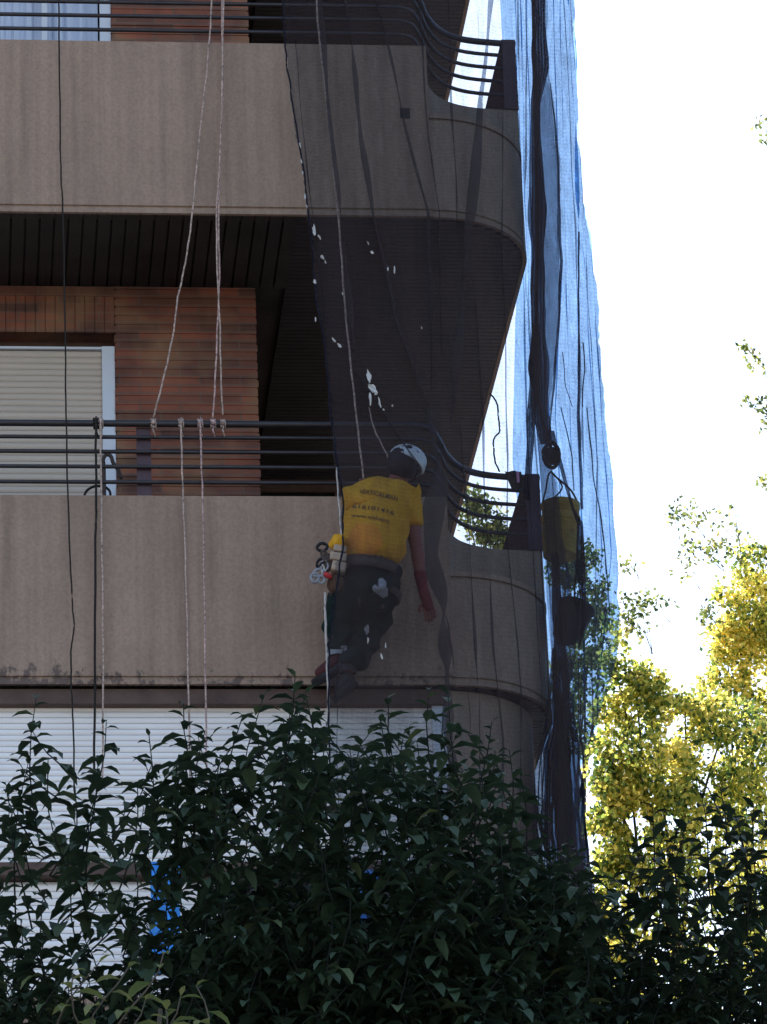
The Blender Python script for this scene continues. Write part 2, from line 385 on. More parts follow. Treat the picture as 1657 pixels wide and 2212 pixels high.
def brick_courses(mb, x0, x1, y0, y1, z0, z1):
    z = z0; rnd = random.Random(5)
    mb.box(x0+.006, x1-.006, y0+.006, y1, z0, z1)
    while z < z1-.01:
        e = rnd.uniform(-.003, .003); h = min(.052, z1-z)
        mb.box(x0+e, x1+e, y0+rnd.uniform(-.002, .002), y0+.1, z+.004, z+h); z += .06
for k in (0, 1, 2):
    z = 3.*k
    b = MB(); brick_courses(b, .984, 1.85, .95, 5.2, z+.16, z+2.999); b.build('brick_wall', BRICK, BL)
    l = MB(); xx = .984-.06
    l.box(XL, .983, .955, 1.3, z+2.69, z+2.998)                      # soldier course over the window
    while xx > -3: l.box(xx+.002, xx+.055, .948, 1.0, z+2.685, z+2.93); xx -= .06
    l.box(XL, .983, .95, 1.0, z+2.935, z+2.998)
    l.build('brick_lintel', BRICK, BL)
    MB().box(XL, .98, 1.10, 1.2, z+2.5, z+2.69).build('shutter_box', BROWN, BL)
    if k == 0:
        win = MB().box(.905, .983, .965, 1.05, z+.16, z+2.60).box(XL, .9, 1.06, 1.08, z+.16, z+2.60)
        win.box(XL, .905, .975, 1.05, z+2.585, z+2.60)
        win = win.build('window', WHITE, BL)
        s = MB(); zz = z+.16
        while zz < z+2.575:
            # convex slats
            n = len(s.v)
            for xq in (-4., .904):
                for t in range(5):
                    a = t/4; s.v.append((xq, .995-.007*math.sin(math.pi*a), zz+.0385*a))
            for t in range(4): s.f.append((n+t, n+5+t, n+6+t, n+1+t))
            s.box(-4, .904, .998, 1.0, zz+.0385, zz+.041); zz += .041
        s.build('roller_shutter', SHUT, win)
    else:
        win = MB().box(.915, .983, .965, 1.05, z+.16, z+2.62).box(.55, .585, .975, 1.04, z+.16, z+2.62).build('window', WHITE, BL)
        cset = MB(); n0 = None; x = -3.; i = 0
        while x < .915:
            y = 1.06+.018*math.sin(i*1.15)+.008*math.sin(i*2.7)
            cset.v += [(x, y, z+.16), (x, y, z+2.6)]
            if i: n = len(cset.v); cset.f.append((n-4, n-2, n-1, n-3))
            x += .016; i += 1
        cset.build('curtain', CURT, win)
    # glazed door deep inside the loggia and its rear wall
    gd = MB().box(1.86, 1.93, 3.68, 3.74, z+.16, z+2.95).box(2.56, 2.64, 3.68, 3.74, z+.16, z+2.95).box(1.93, 2.56, 3.68, 3.74, z+2.86, z+2.95).build('glass_door', BROWN, BL)
    MB().box(1.93, 2.56, 3.70, 3.72, z+.16, z+2.86).build('pane', GLASS, gd)
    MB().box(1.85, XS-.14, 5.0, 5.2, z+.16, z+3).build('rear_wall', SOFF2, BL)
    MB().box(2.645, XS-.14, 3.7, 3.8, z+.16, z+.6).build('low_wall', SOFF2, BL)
# storey beneath: flush shutters, round corner wall
bx = MB().box(XL, 2.80, .03, .20, -.10, -.012).build('lintel_beam', BROWN, BL)
w0 = MB().box(2.72, 2.80, .06, .2, -1.04, -.101).box(XL, 2.72, .13, .16, -1.04, -.101).build('window', WHITE, BL)
s = MB(); zz = -1.03
while zz < -.11:
    n = len(s.v)
    for xq in (-4., 2.719):
        for t in range(5):
            a = t/4; s.v.append((xq, .105-.006*math.sin(math.pi*a), zz+.0325*a))
    for t in range(4): s.f.append((n+t, n+5+t, n+6+t, n+1+t))
    zz += .035
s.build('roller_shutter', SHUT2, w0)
MB().box(XL, 2.80, .02, .22, -1.12, -1.045).build('window_sill', BROWN, BL)
w1 = MB().box(1.50, 1.58, .06, .2, -3, -1.125).box(XL, 1.5, .13, .16, -3, -1.125).build('window', WHITE, BL)
s = MB(); zz = -2.99
while zz < -1.16:
    n = len(s.v)
    for xq in (-4., 1.499):
        for t in range(5):
            a = t/4; s.v.append((xq, .105-.006*math.sin(math.pi*a), zz+.038*a))
    for t in range(4): s.f.append((n+t, n+5+t, n+6+t, n+1+t))
    zz += .041
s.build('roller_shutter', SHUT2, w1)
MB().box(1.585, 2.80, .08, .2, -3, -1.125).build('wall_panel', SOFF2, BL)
MB().sweep([(2.80, .05)]+arc(2.80, .62, .565, -math.pi/2, 0, 18)[1:]+[(3.365, 5.2)], [(0, -.012), (0, -3.), (-.12, -3.), (-.12, -.012)]).build('round_corner_wall', CONC2, BL)
MB().box(XL, 3.35, 5.2, 13, GZ, 16).build('sun_block_body', BRICK, BL)  # unseen building mass, sized to keep the sun off the front
MB().box(XL, 3.3, .4, 5.2, GZ, -3.02).build('base_wall', CONC2, BL)
MB().box(XL, 3.48, 0, 5.2, 9.0, 15.).build('sun_block_storeys', CONC, BL)  # unseen block added above to stop sunlight
MB().box(XL-.3, 3.7, -.2, 13.2, 16, 16.3).build('roof', CONC2, BL)

# ---------------------------------------------------------------- ropes
def rope(name, pts, m, r, label, cat='rope', group=None, wob=.0012):
    p3 = smooth([P(*p) for p in pts], 8); rnd = random.Random(len(pts)*7+int(pts[0][0]))
    ph = rnd.random()*9
    p3 = [p+Vector((wob*math.sin(i*.9+ph)+wob*.6*math.sin(i*2.3+ph), 0, 0)) for i, p in enumerate(p3)]
    mb = MB().tube(p3, r*.8, 6)
    for e_ in ((0, pts[0]), (-1, pts[-1])):
        if 890 < e_[1][1] < 908 and name == 'rope' and e_[1][0] < 700:      # three turns round the handrail and a knot
            q = p3[e_[0]]; zr = 1.645
            for k in range(3):
                mb.tube([(q.x+.012*(k-1)+.004*t/12, .035+(.021+r)*math.cos(2*math.pi*t/12), zr+(.021+r)*math.sin(2*math.pi*t/12)) for t in range(13)], r*.75, 5)
            mb.tube([(q.x-.012, .01, zr-.02), (q.x+.006, .0, zr-.035), (q.x-.004, -.01, zr-.055), (q.x+.01, .0, zr-.10)], r*.8, 5)
            mb.ell((q.x, -.012, zr-.008), (.014, .012, .016), None, 8, 6)
    return mb.build(name, m, None, True, label=label, cat=cat, group=group)
YR = -.05
rope('rope', [(124, -60, YR), (127, 20, YR), (130, 280, YR-.01), (132, 380, YR), (136, 460, YR), (140, 660, YR), (143, 900, YR), (147, 1080, YR), (155, 1280, YR), (160, 1355, YR-.02), (154, 1400, YR), (154, 1480, YR), (158, 1560, YR), (161, 1720, YR)], ROPE_D, .006, 'long thin dark rope hanging down the whole facade, leftmost of the ropes')
rope('rope', [(208, 900, YR), (207, 960, YR), (208, 1080, YR), (206, 1200, YR), (205, 1480, YR), (203, 1700, YR)], ROPE_D, .0085, 'thick dark brown rope tied to the handrail left of the post')
rope('rope', [(217, 900, YR-.01), (219, 1070, YR-.01), (222, 1300, YR-.01), (223, 1480, YR-.01), (221, 1700, YR-.01)], ROPE_T, .0065, 'tan rope hanging right beside the dark brown rope from the handrail')
rope('rope', [(460, -60, YR), (456, 30, YR), (448, 140, YR), (438, 230, YR), (427, 340, YR), (416, 455, YR), (408, 520, YR), (396, 590, YR), (383, 650, YR), (376, 710, YR), (362, 780, YR), (345, 850, YR), (331, 903, .0)], ROPE_T, .0068, 'slack tan rope slanting down and left across the brick wall')
rope('rope', [(479, -60, YR), (480, 60, YR), (481, 190, YR), (476, 330, YR), (472, 460, YR), (474, 600, YR), (470, 700, YR), (466, 800, YR), (460, 903, 0.)], ROPE_P, .0068, 'pinkish rope of the crossing pair, the one ending further left on the rail')
rope('rope', [(483, -60, YR-.02), (482, 60, YR-.02), (477, 300, YR-.02), (468, 460, YR-.02), (470, 600, YR-.02), (475, 700, YR-.02), (477, 800, YR-.02), (481, 896, 0.)], ROPE_T, .006, 'thin pale rope of the crossing pair, the one ending further right on the rail')
rope('rope', [(391, 902, YR), (393, 1000, YR), (396, 1080, YR), (402, 1250, YR), (407, 1480, YR), (411, 1700, YR)], ROPE_T, .0068, 'pale tan rope below the handrail just right of the flat post')
rope('rope', [(433, 902, YR), (435, 1000, YR), (438, 1080, YR), (441, 1250, YR), (444, 1480, YR), (447, 1700, YR)], ROPE_P, .0066, 'pinkish tan rope below the handrail, in front of the dry twigs')
rope('rope', [(681, -60, YR-.03), (686, 40, YR-.03), (692, 100, YR-.03), (712, 280, YR-.03), (730, 460, YR-.03), (738, 560, YR-.05), (745, 660, YR-.08), (757, 780, YR-.12), (768, 880, YR-.18), (778, 970, -.26), (786, 1035, -.28)], ROPE_T, .0075, 'taut pale suspension rope running down to the hanging worker behind the net')
rope('rope', [(797, 880, -.1), (808, 925, -.18), (822, 955, -.26), (838, 990, -.32), (846, 1045, -.33)], ROPE_T, .0055, 'short faint safety rope leading down to the worker\'s helmet')
rope('rope', [(727, 1010, -.42), (730, 1060, -.44), (735, 1120, -.5), (738, 1175, -.52)], ROPE_W, .006, 'short white rope hanging above the worker\'s tool pouch')
rope('rope', [(702, 1280, -.56), (703, 1340, -.56), (706, 1420, -.56), (709, 1500, -.56), (712, 1640, -.56)], ROPE_W, .0085, 'white rope hanging beside the worker\'s left leg')
rope('cable', [(1058, 850, 1.5), (1073, 870, 1.5), (1077, 905, 1.5), (1079, 932, 1.5), (1067, 948, 1.5), (1067, 975, 1.5), (1070, 998, 1.3), (1079, 1018, 1.0)], ROPE_D, .007, 'thin kinked dark cable dangling over the rounded railing', 'cable')

# ---------------------------------------------------------------- net
random.seed(11)
def sheet(xl, xr, yl, yr, y0, y1, folds, ncol, nrow, seed, wav=.0, rag=0.):
    """hanging cloth: xl, xr tables (row -> column edges), yl, yr depth tables, folds (centre table, width, overlap)"""
    mb = MB()
    for j in range(nrow+1):
        py = lerp(y0, y1, j/nrow); a = interp(xl, py); b = interp(xr, py); ya = interp(yl, py); yb = interp(yr, py)
        if rag: a += rag*noise.noise(Vector((py*.02, seed, 0)))*9+rag*6*noise.noise(Vector((py*.09, seed, 3)))+rag*4*noise.noise(Vector((py*.3, seed, 5)))
        b += 5*noise.noise(Vector((py*.012, 1.5, 0)))+2.2*noise.noise(Vector((py*.05, 2.5, 0)))+1.5*noise.noise(Vector((py*.2, 3.5, 0)))
        for i in range(ncol+1):
            s_ = i/ncol; x = lerp(a, b, s_); Y = lerp(ya, yb, s_); dx = 0; dy = 0
            for (ct, wd, ov) in folds:
                c = interp(ct, py)+3*noise.noise(Vector((py*.006, ct[0][1], seed)))
                wv = wd*(1+.5*noise.noise(Vector((py*.008, ct[0][1], seed+5))))
                q = (x-c)/wv
                if abs(q) < 3:
                    e = math.exp(-q*q); am = ov*(1+.6*noise.noise(Vector((py*.007, ct[0][1]+9, seed))))
                    dx += -am*wv*q*e*1.0; dy += -.0035*wv*e*am
            dx += 1.5*wav*noise.noise(Vector((x*.03, py*.004, seed)))*6
            dy += .05*noise.noise(Vector((x*.02, py*.003, seed+2)))
            mb.v.append(tuple(P(x+dx, py, Y+dy)))
    m = ncol+1
    for j in range(nrow):
        for i in range(ncol): mb.f.append((j*m+i, j*m+i+1, (j+1)*m+i+1, (j+1)*m+i))
    return mb
NET = empty('safety_net', P(1100, 500, -.6), 'fine dark debris net draped down the building corner over the worker, bluish against the sky', 'net')
EDGE = [(-60, 606), (95, 612), (200, 625), (300, 641), (330, 648), (460, 664), (560, 673), (650, 680), (750, 700), (900, 711), (1040, 733), (1100, 739), (1190, 737), (1280, 722), (1400, 708), (1560, 706), (1700, 712), (2280, 716)]
RIGHT = [(-60, 1233), (0, 1236), (150, 1243), (320, 1253), (420, 1262), (600, 1288), (750, 1296), (900, 1311), (1100, 1330), (1200, 1336), (1400, 1331), (1450, 1322), (1540, 1296), (1620, 1266), (1660, 1255), (1750, 1256), (1900, 1276), (2280, 1290)]
YF = [(-60, -.35), (600, -.42), (900, -.62), (1000, -.80), (1300, -.82), (1500, -.72), (2280, -.55)]
YFR = [(-60, -.05), (2280, -.05)]
fl = [
 ([(0, 626), (330, 660), (460, 676), (900, 722), (1500, 730)], 7, 1.6),
 ([(0, 745), (100, 758), (300, 780), (460, 805), (700, 860), (900, 932), (1500, 958)], 15, 2.0),
 ([(0, 815), (120, 842), (250, 870), (460, 925), (900, 935), (1500, 960)], 9, 2.1),
 ([(0, 905), (300, 925), (460, 950), (1000, 955), (1200, 965), (1500, 1015)], 8, 1.7),
 ([(0, 968), (460, 985), (1000, 1000), (1500, 1035)], 7, 1.9),
 ([(0, 1030), (460, 1020), (1300, 1060), (1600, 1085)], 8, 1.8),
 ([(0, 1090), (460, 1085), (1200, 1100), (1500, 1125)], 6, 1.8),
 ([(0, 1060), (900, 975), (1100, 940), (1200, 938), (1350, 975), (1500, 990)], 17, 2.1),
 ([(0, 690), (800, 770), (1000, 900), (1150, 915), (1300, 930), (1480, 975)], 15, 1.9),
 ([(0, 1118), (300, 1122), (1100, 1145), (1500, 1170)], 5, 2),
 ([(0, 1136), (600, 1138), (1100, 1165), (1500, 1185)], 5, 2),
 ([(0, 1218), (600, 1248), (1000, 1262), (1500, 1250)], 6, 1.8),
 ([(0, 1232), (600, 1270), (1000, 1288), (1500, 1280)], 5, 1.8),
]
sheet(EDGE, RIGHT, YF, YFR, -60, 2280, fl, 430, 330, 1, .45, .6).build('front_sheet', NETM, NET, True)
# second sheet that folds back round the corner
L2 = [(-60, 1078), (300, 1096), (600, 1118), (700, 1112), (1000, 1108), (1500, 1170), (2280, 1190)]
fl2 = [([(0, 1112), (700, 1132), (1300, 1150), (1600, 1200)], 4, 1.9), ([(0, 1124), (700, 1142), (1300, 1190), (1600, 1215)], 3.5, 1.9), ([(0, 1138), (600, 1150), (1500, 1220)], 5, 1.8),
       ([(0, 1150), (600, 1165), (1500, 1225)], 4, 1.9), ([(0, 1196), (600, 1212), (900, 1200), (1500, 1240)], 5, 1.9), ([(0, 1240), (500, 1249), (900, 1249), (1150, 1256), (1500, 1262)], 5, 2.1),
       ([(0, 1226), (300, 1240), (600, 1264), (900, 1284), (1200, 1302), (1500, 1270)], 4, 1.8), ([(0, 1210), (700, 1226), (1000, 1236), (1500, 1250)], 3, 1.7), ([(0, 1229), (500, 1276), (900, 1300), (1200, 1322), (1500, 1290)], 4, 2.)]
sheet(L2, RIGHT, [(-60, 1.2), (2280, 1.2)], [(-60, -.02), (2280, -.02)], -60, 2280, fl2, 150, 170, 2, .25).build('return_sheet', NETB, NET, True)
# overlapping flap with a lens shaped outline
sheet([(-60, 1146), (400, 1150), (800, 1148), (1000, 1165), (1200, 1180), (1600, 1200), (2280, 1215)], [(-60, 1178), (60, 1182), (200, 1196), (420, 1212), (600, 1212), (800, 1200), (960, 1186), (1050, 1200), (1350, 1245), (1600, 1222), (1800, 1250), (2280, 1284)],
      [(-60, .2), (2280, .2)], [(-60, .1), (2280, .1)], -60, 2280, [([(0, 1160), (600, 1170), (1500, 1215)], 5, 1.7), ([(0, 1172), (400, 1204), (700, 1204), (900, 1194), (1500, 1230)], 4, 1.6)], 60, 150, 3, .4).build('overlapping_flap', NETM, NET, True)
sheet([(-60, 1146), (400, 1150), (800, 1148), (1000, 1165), (1200, 1180), (1600, 1200), (2280, 1215)], [(-60, 1178), (60, 1160), (120, 1166), (200, 1190), (420, 1210), (600, 1211), (800, 1196), (960, 1186), (1050, 1200), (1350, 1245), (1600, 1222), (1800, 1250), (2280, 1284)],
      [(-60, .26), (2280, .26)], [(-60, .16), (2280, .16)], 120, 2280, [([(0, 1160), (600, 1170), (1500, 1215)], 5, 1.7), ([(0, 1172), (400, 1204), (700, 1204), (900, 1194), (1500, 1230)], 4, 1.6)], 60, 150, 13, .9).build('overlapping_flap', NETM, NET, True)
# tightly gathered dark folds
def gather(name, path, Y, m, seed, n=5):
    mb = MB(); rows = int((path[-1][0]-path[0][0])/9); nc = n*8
    xs = [(p[0], p[1]) for p in path]; ws = [(p[0], p[2]) for p in path]
    for j in range(rows+1):
        py = lerp(path[0][0], path[-1][0], j/rows); c = interp(xs, py)+2.5*noise.noise(Vector((py*.015, seed, 0))); w_ = interp(ws, py)*(1+.35*noise.noise(Vector((py*.012, seed, 7))))
        for i in range(nc+1):
            t = i/nc; x = c+w_*(t-.5)+w_*.10*math.sin(t*n*2*math.pi+.01*py); mb.v.append(tuple(P(x, py, Y+.0012*w_*math.cos(t*n*2*math.pi+noise.noise(Vector((py*.01, seed, t)))*2))))
    q = nc+1
    for j in range(rows):
        for i in range(nc): mb.f.append((j*q+i, j*q+i+1, (j+1)*q+i+1, (j+1)*q+i))
    return mb.build(name, m, NET, True)
gather('gathered_fold', [(-60, 1161, 32), (150, 1166, 30), (230, 1156, 18), (330, 1158, 24), (440, 1162, 34), (560, 1163, 30), (700, 1162, 32), (800, 1162, 34), (900, 1170, 34), (960, 1180, 22)], .35, NETD, 1)
gather('gathered_fold', [(700, 1158, 16), (860, 1150, 20), (1000, 1143, 14), (1080, 1140, 12)], .3, NETD, 2, 3)
gather('gathered_fold', [(930, 1192, 10), (1100, 1238, 6), (1130, 1254, 16), (1250, 1256, 18), (1340, 1262, 10), (1400, 1250, 6)], .15, NETD, 3, 3)
gather('gathered_fold', [(1130, 1196, 10), (1300, 1203, 22), (1460, 1210, 30), (1580, 1222, 48), (1700, 1228, 60), (1900, 1250, 64), (2280, 1262, 60)], .3, NETD, 4)
gather('gathered_fold', [(1400, 1196, 8), (1560, 1192, 26), (1640, 1176, 34), (1800, 1172, 34), (2280, 1178, 34)], .2, NETD, 5, 4)
gather('gathered_fold', [(1500, 1215, 14), (1620, 1205, 44), (1750, 1205, 60), (1900, 1215, 70), (2280, 1225, 70)], .45, NETD, 9, 6)
gather('gathered_fold', [(180, 1188, 2), (300, 1203, 5), (450, 1209, 6), (560, 1212, 7), (680, 1208, 5), (800, 1198, 6), (950, 1186, 3)], .0, NETD, 31, 2)
gather('gathered_fold', [(500, 1251, 4), (700, 1250, 4), (900, 1250, 8), (1100, 1258, 6)], .1, NETD, 6, 2)
def thin(name, pts, wd, seed): gather(name, [(y, x, wd) for x, y in pts], -.02, NETD, seed, 1)
thin('crease', [(1268, 880), (1275, 960), (1286, 1050), (1300, 1130), (1311, 1230), (1316, 1330)], 3, 21)
thin('crease', [(1212, 880), (1224, 930), (1236, 990), (1240, 1060)], 3, 22)
thin('crease', [(1215, 760), (1222, 830), (1236, 880)], 2, 23)
thin('crease', [(1259, 740), (1263, 800), (1257, 880)], 3, 24)
thin('crease', [(1296, 1100), (1306, 1180), (1310, 1240)], 2.5, 25)
thin('crease', [(1255, 1500), (1253, 1580), (1262, 1650)], 4, 26)
# hem line along the free edge with torn white scraps, some pale pieces standing for sunlit streaks
MB().tube(smooth([P(interp(EDGE, y)+3+4*noise.noise(Vector((y*.03, 4, 0)))+2*noise.noise(Vector((y*.11, 7, 0))), y, interp(YF, y)-.01) for y in range(-60, 2280, 20)], 2), .0055, 5).build('hem_cord', NETD, NET, True)
rs = random.Random(3)
def scrap_streak(px, py, w_, h_, ang):
    mb = MB(); c = P(px, py, interp(YF, py)-.03); n = 9; b = len(mb.v)
    ca, sa = math.cos(ang), math.sin(ang)
    for q in (0, .004):
        for i in range(n):
            t = 2*math.pi*i/n; r_ = rs.uniform(.35, 1.35)
            x = w_*.8*r_*math.cos(t)/2/385; z = h_*.9*r_*math.sin(t)/2/350
            mb.v.append((c.x+x*ca-z*sa, c.y+q+rs.uniform(-.006, .006)*(q == 0), c.z+x*sa+z*ca))
    mb.f.append(tuple(range(b, b+n))); mb.f.append(tuple(range(b+2*n-1, b+n-1, -1)))
    for i in range(n): j = (i+1) % n; mb.f.append((b+i, b+j, b+n+j, b+n+i))
    mb.build('scrap_sun_streak', SCRAP_SUN, NET)
for a in ((679, 496, 9, 30, .1), (690, 512, 5, 12, .5), (697, 556, 8, 12, .6), (703, 566, 6, 8, .4), (680, 608, 8, 11, .2), (682, 690, 4, 12, 0), (648, 312, 5, 16, .1), (651, 348, 5, 14, .1), (654, 372, 4, 10, 0), (659, 425, 5, 18, 0), (663, 445, 4, 10, 0),
          (795, 524, 4, 10, .4), (804, 545, 10, 6, .2), (838, 580, 4, 12, 0), (852, 582, 5, 18, 0), (722, 735, 5, 14, .6), (733, 746, 9, 16, .5), (740, 634, 4, 9, 0), (911, 708, 3, 6, 0),
          (797, 812, 12, 34, .25), (805, 838, 18, 24, .4), (800, 862, 7, 26, 0), (820, 868, 7, 26, .1), (812, 848, 14, 12, 0), (848, 876, 5, 5, 0), (829, 884, 5, 5, 0), (833, 1395, 5, 14, 0), (795, 1383, 5, 12, 0), (824, 1418, 6, 14, .2)): scrap_streak(*a)

# ---------------------------------------------------------------- bucket, black tub, things on the rail
def tilt(ax, ay): return (Matrix.Rotation(ay, 3, 'Y') @ Matrix.Rotation(ax, 3, 'X'))
def bucket(px, py, Y, r, h, m, label, cat, name, mt):
    c = P(px, py, Y); e = empty(name, c, label, cat)
    MB().lathe(c, [(r*.90, -h/2), (r*.93, -h/2+.006), (r*1.0, h/2-.03), (r*1.03, h/2-.028), (r*1.04, h/2), (r*1.0, h/2), (r*.96, h/2-.03), (r*.88, -h/2+.01), (0.001, -h/2+.009)], mt).lathe(c, [(r*.90, -h/2), (.001, -h/2)], mt).build('tub', m, e, True)
    return c, e
YB = .34
mt = tilt(0, .05)
c, e = bucket(1211, 1146, YB, .112, .335, BUCKY, 'yellow plastic bucket hanging on cords behind the net at the corner', 'bucket', 'bucket', mt)
MB().lathe(c+mt @ Vector((0, 0, .06)), [(.1125, -.02), (.1175, -.015), (.1185, .02), (.1165, .025)], mt).build('rim_band', BUCKY, e, True)
top = P(1191, 1018, YB)
for sx in (-1, 1):
    MB().tube(smooth([c+mt @ Vector((sx*.108, 0, .17)), c+Vector((sx*.075, 0, .26)), top+Vector((sx*.02, 0, -.03)), top], 6), .006, 6).build('handle_cord', ROPE_D, e, True)
MB().tube(smooth([c+mt @ Vector((-.05, -.08, .17)), c+Vector((.02, -.03, .27)), top], 6), .005, 6).build('handle_cord', ROPE_D, e, True)
# pulley and its rope
c = P(1191, 985, YB); e = empty('pulley', c, 'dark round pulley block on the rope above the yellow bucket', 'pulley')
my = Matrix.Rotation(math.pi/2, 3, 'X')
MB().lathe(c, [(.001, -.022), (.05, -.022), (.055, -.012), (.042, 0), (.055, .012), (.05, .022), (.001, .022)], my).build('wheel', BLACK, e, True)
MB().tube(smooth([c+Vector((0, -.02, .085)), c+Vector((-.05, -.03, .02)), c+Vector((-.04, -.03, -.06)), c+Vector((0, -.03, -.09)), c+Vector((.035, -.03, -.05)), c+Vector((.04, -.03, .03)), c+Vector((0, -.02, .085))], 5), .012, 6).build('hook_frame', BLACK, e, True)
rope('rope', [(1150, -60, YB), (1158, 300, YB), (1160, 600, YB), (1163, 850, YB), (1183, 945, YB), (1190, 965, YB)], ROPE_D, .014, 'thick dark rope inside the gathered net that carries the pulley and bucket')
# black bag-like tub lower down
c = P(1233, 1346, .38); e = empty('tub', c, 'black rubber tub hanging against the net below the yellow bucket', 'tub')
mt = tilt(-.10, .38)
MB().lathe(c, [(.001, -.135), (.05, -.13), (.078, -.10), (.098, .0), (.106, .10), (.113, .102), (.112, .115), (.10, .112), (.09, .0), (.07, -.09), (.001, -.12)], mt, 28).build('bowl', BLACK, e, True)
MB().tube([c+mt @ Vector((.104*math.cos(t), .02, .10+.06*math.sin(t))) for t in [math.pi*i/10 for i in range(11)]], .009, 6).build('handle', BLACK, e, True)
rope('rope', [(1247, 1190, .2), (1244, 1240, .18), (1240, 1300, .15)], ROPE_D, .007, 'short dark cord from the yellow bucket down to the black tub')
# clamp with cloth on the railing
c = P(1108, 1042, .68); e = empty('hanging_cloth', c, 'small dark cloth with a pink peg on the rounded top rail', 'cloth')
mb = MB(); n = 10
for j in range(7):
    for i in range(n+1):
        t = i/n; d = .01*math.sin(t*9+j*.4); wv = .10*(1-.05*j)
        mb.v.append((c.x-wv/2+wv*t+.004*j, c.y-.03+d, c.z+.06-.02*j-.008*math.sin(t*7)*(j/6)))
for j in range(6):
    for i in range(n): mb.f.append((j*(n+1)+i, j*(n+1)+i+1, (j+1)*(n+1)+i+1, (j+1)*(n+1)+i))
mb.build('cloth', BLACK, e, True)
MB().box(c.x+.018, c.x+.033, c.y-.05, c.y-.04, c.z-.02, c.z+.05).build('glint', PINK, e)  # solid pink piece standing for a glint

# dry twigs and chair behind the lower rail
c = P(450, 1010, .35); e = empty('potted_plant', (c.x, .35, .16), 'dry twiggy plant behind the handrail in front of the brick wall', 'plant')
rs = random.Random(8); mb = MB(); lf = MB()
for i in range(16):
    a = rs.uniform(-1.2, 1.2); l = rs.uniform(.25, .42); b0 = Vector((c.x-.02, .35, 1.06))
    pt = [b0, b0+Vector((math.sin(a)*l*.35, rs.uniform(-.05, .05), l*.4)), b0+Vector((math.sin(a)*l*.7, rs.uniform(-.07, .07), l*.62)), b0+Vector((math.sin(a)*l*1.0, rs.uniform(-.1, .1), l*.62*math.cos(a*.6)))]
    pt = smooth(pt, 4); mb.tube(pt, .0035, 4)
    for q in pt[5::2]:
        if rs.random() < .45:
            s_ = rs.uniform(.008, .018); lf.quad(q, q+Vector((s_, 0, s_*.4)), q+Vector((s_*1.3, 0, -s_*.7)), q+Vector((s_*.2, 0, -s_)))
mb.build('stems', TWIG, e); lf.build('leaves', STAIN, e)
MB().lathe((c.x-.02, .35, .16), [(.001, 0), (.11, 0), (.15, .85), (.16, .86), (.16, .9), (.001, .9)]).build('pot', BROWN, e, True)
cx = P(212, 1060, .4).x; e = empty('garden_chair', (cx, .45, .16), 'dark chair with a rounded wire back behind the lower handrail', 'chair')
tx = [P(180, 1080, .4), P(186, 1062, .4), P(200, 1052, .4), P(216, 1050, .4), P(230, 1054, .4), P(238, 1064, .4), P(238, 1085, .4)]
hw = .09
bk = smooth(tx, 5); bk = [Vector((p.x, .4, p.z)) for p in bk]
MB().tube([Vector((bk[0].x, .4, .16))]+bk+[Vector((bk[-1].x, .4, .16))], .008, 6).build('backrest', BLACK, e, True)
MB().box(bk[0].x-.02, bk[-1].x+.1, .41, .75, .58, .62).build('seat', BLACK, e)
for sx in (bk[0].x, bk[-1].x+.06):
    for sy in (.74,): MB().tube([(sx, sy, .16), (sx, sy, .58)], .012, 6).build('leg', BLACK, e)
c = P(228, 1000, .3); e = empty('ornament', (c.x, .3, c.z-.3), 'small dark curled ornament standing behind the rails by the shutter edge', 'ornament')
MB().tube(smooth([(c.x-.01, .3, .16), (c.x-.01, .3, c.z-.12), (c.x-.015, .3, c.z), (c.x, .3, c.z+.05), (c.x+.03, .3, c.z+.045), (c.x+.045, .3, c.z), (c.x+.07, .3, c.z-.04), (c.x+.09, .3, c.z-.1)], 5), .012, 6).build('curl', WEBD, e, True)

# ---------------------------------------------------------------- blue sheets seen through the leaves
def crumple(name, x0, x1, y0, y1, Y, label):
    mb = MB(); n = 12; m_ = 24
    for j in range(m_+1):
        for i in range(n+1):
            px = lerp(x0, x1, i/n)+6*noise.noise(Vector((j*.3, i*.1, x0))); py = lerp(y0, y1, j/m_)
            mb.v.append(tuple(P(px, py, Y+.05*noise.noise(Vector((i*.35, j*.3, x0*.1))))))
    for j in range(m_):
        for i in range(n): mb.f.append((j*(n+1)+i, j*(n+1)+i+1, (j+1)*(n+1)+i+1, (j+1)*(n+1)+i))
    o = mb.build(name, BLUE, None, True, label=label, cat='plastic sheet')
    md = o.modifiers.new('thick', 'SOLIDIFY'); md.thickness = .006
crumple('plastic_sheet', 325, 388, 1862, 2105, -.35, 'tall bright blue sheet glimpsed through the leaves below the white shutters')
crumple('plastic_sheet', 778, 826, 1880, 1995, -.35, 'short blue sheet glimpsed through the leaves below the worker')

# ---------------------------------------------------------------- worker
def skin_mesh(verts, edges, subs=2, root=0):
    me = bpy.data.meshes.new('tmp'); me.from_pydata([v[0] for v in verts], edges, [])
    o = bpy.data.objects.new('tmp', me); col.objects.link(o)
    sk = o.modifiers.new('s', 'SKIN'); sk.use_smooth_shade = True
    for i, v in enumerate(verts):
        r_ = v[1]; me.skin_vertices[0].data[i].radius = r_ if isinstance(r_, tuple) else (r_, r_)
        me.skin_vertices[0].data[i].use_root = (i == root)
    sb = o.modifiers.new('b', 'SUBSURF'); sb.levels = subs; sb.render_levels = subs
    dg = bpy.context.evaluated_depsgraph_get(); dg.update()
    m2 = bpy.data.meshes.new_from_object(o.evaluated_get(dg)); bpy.data.objects.remove(o)
    vs = [v.co.copy() for v in m2.vertices]; fs = [tuple(p.vertices) for p in m2.polygons]
    return vs, fs
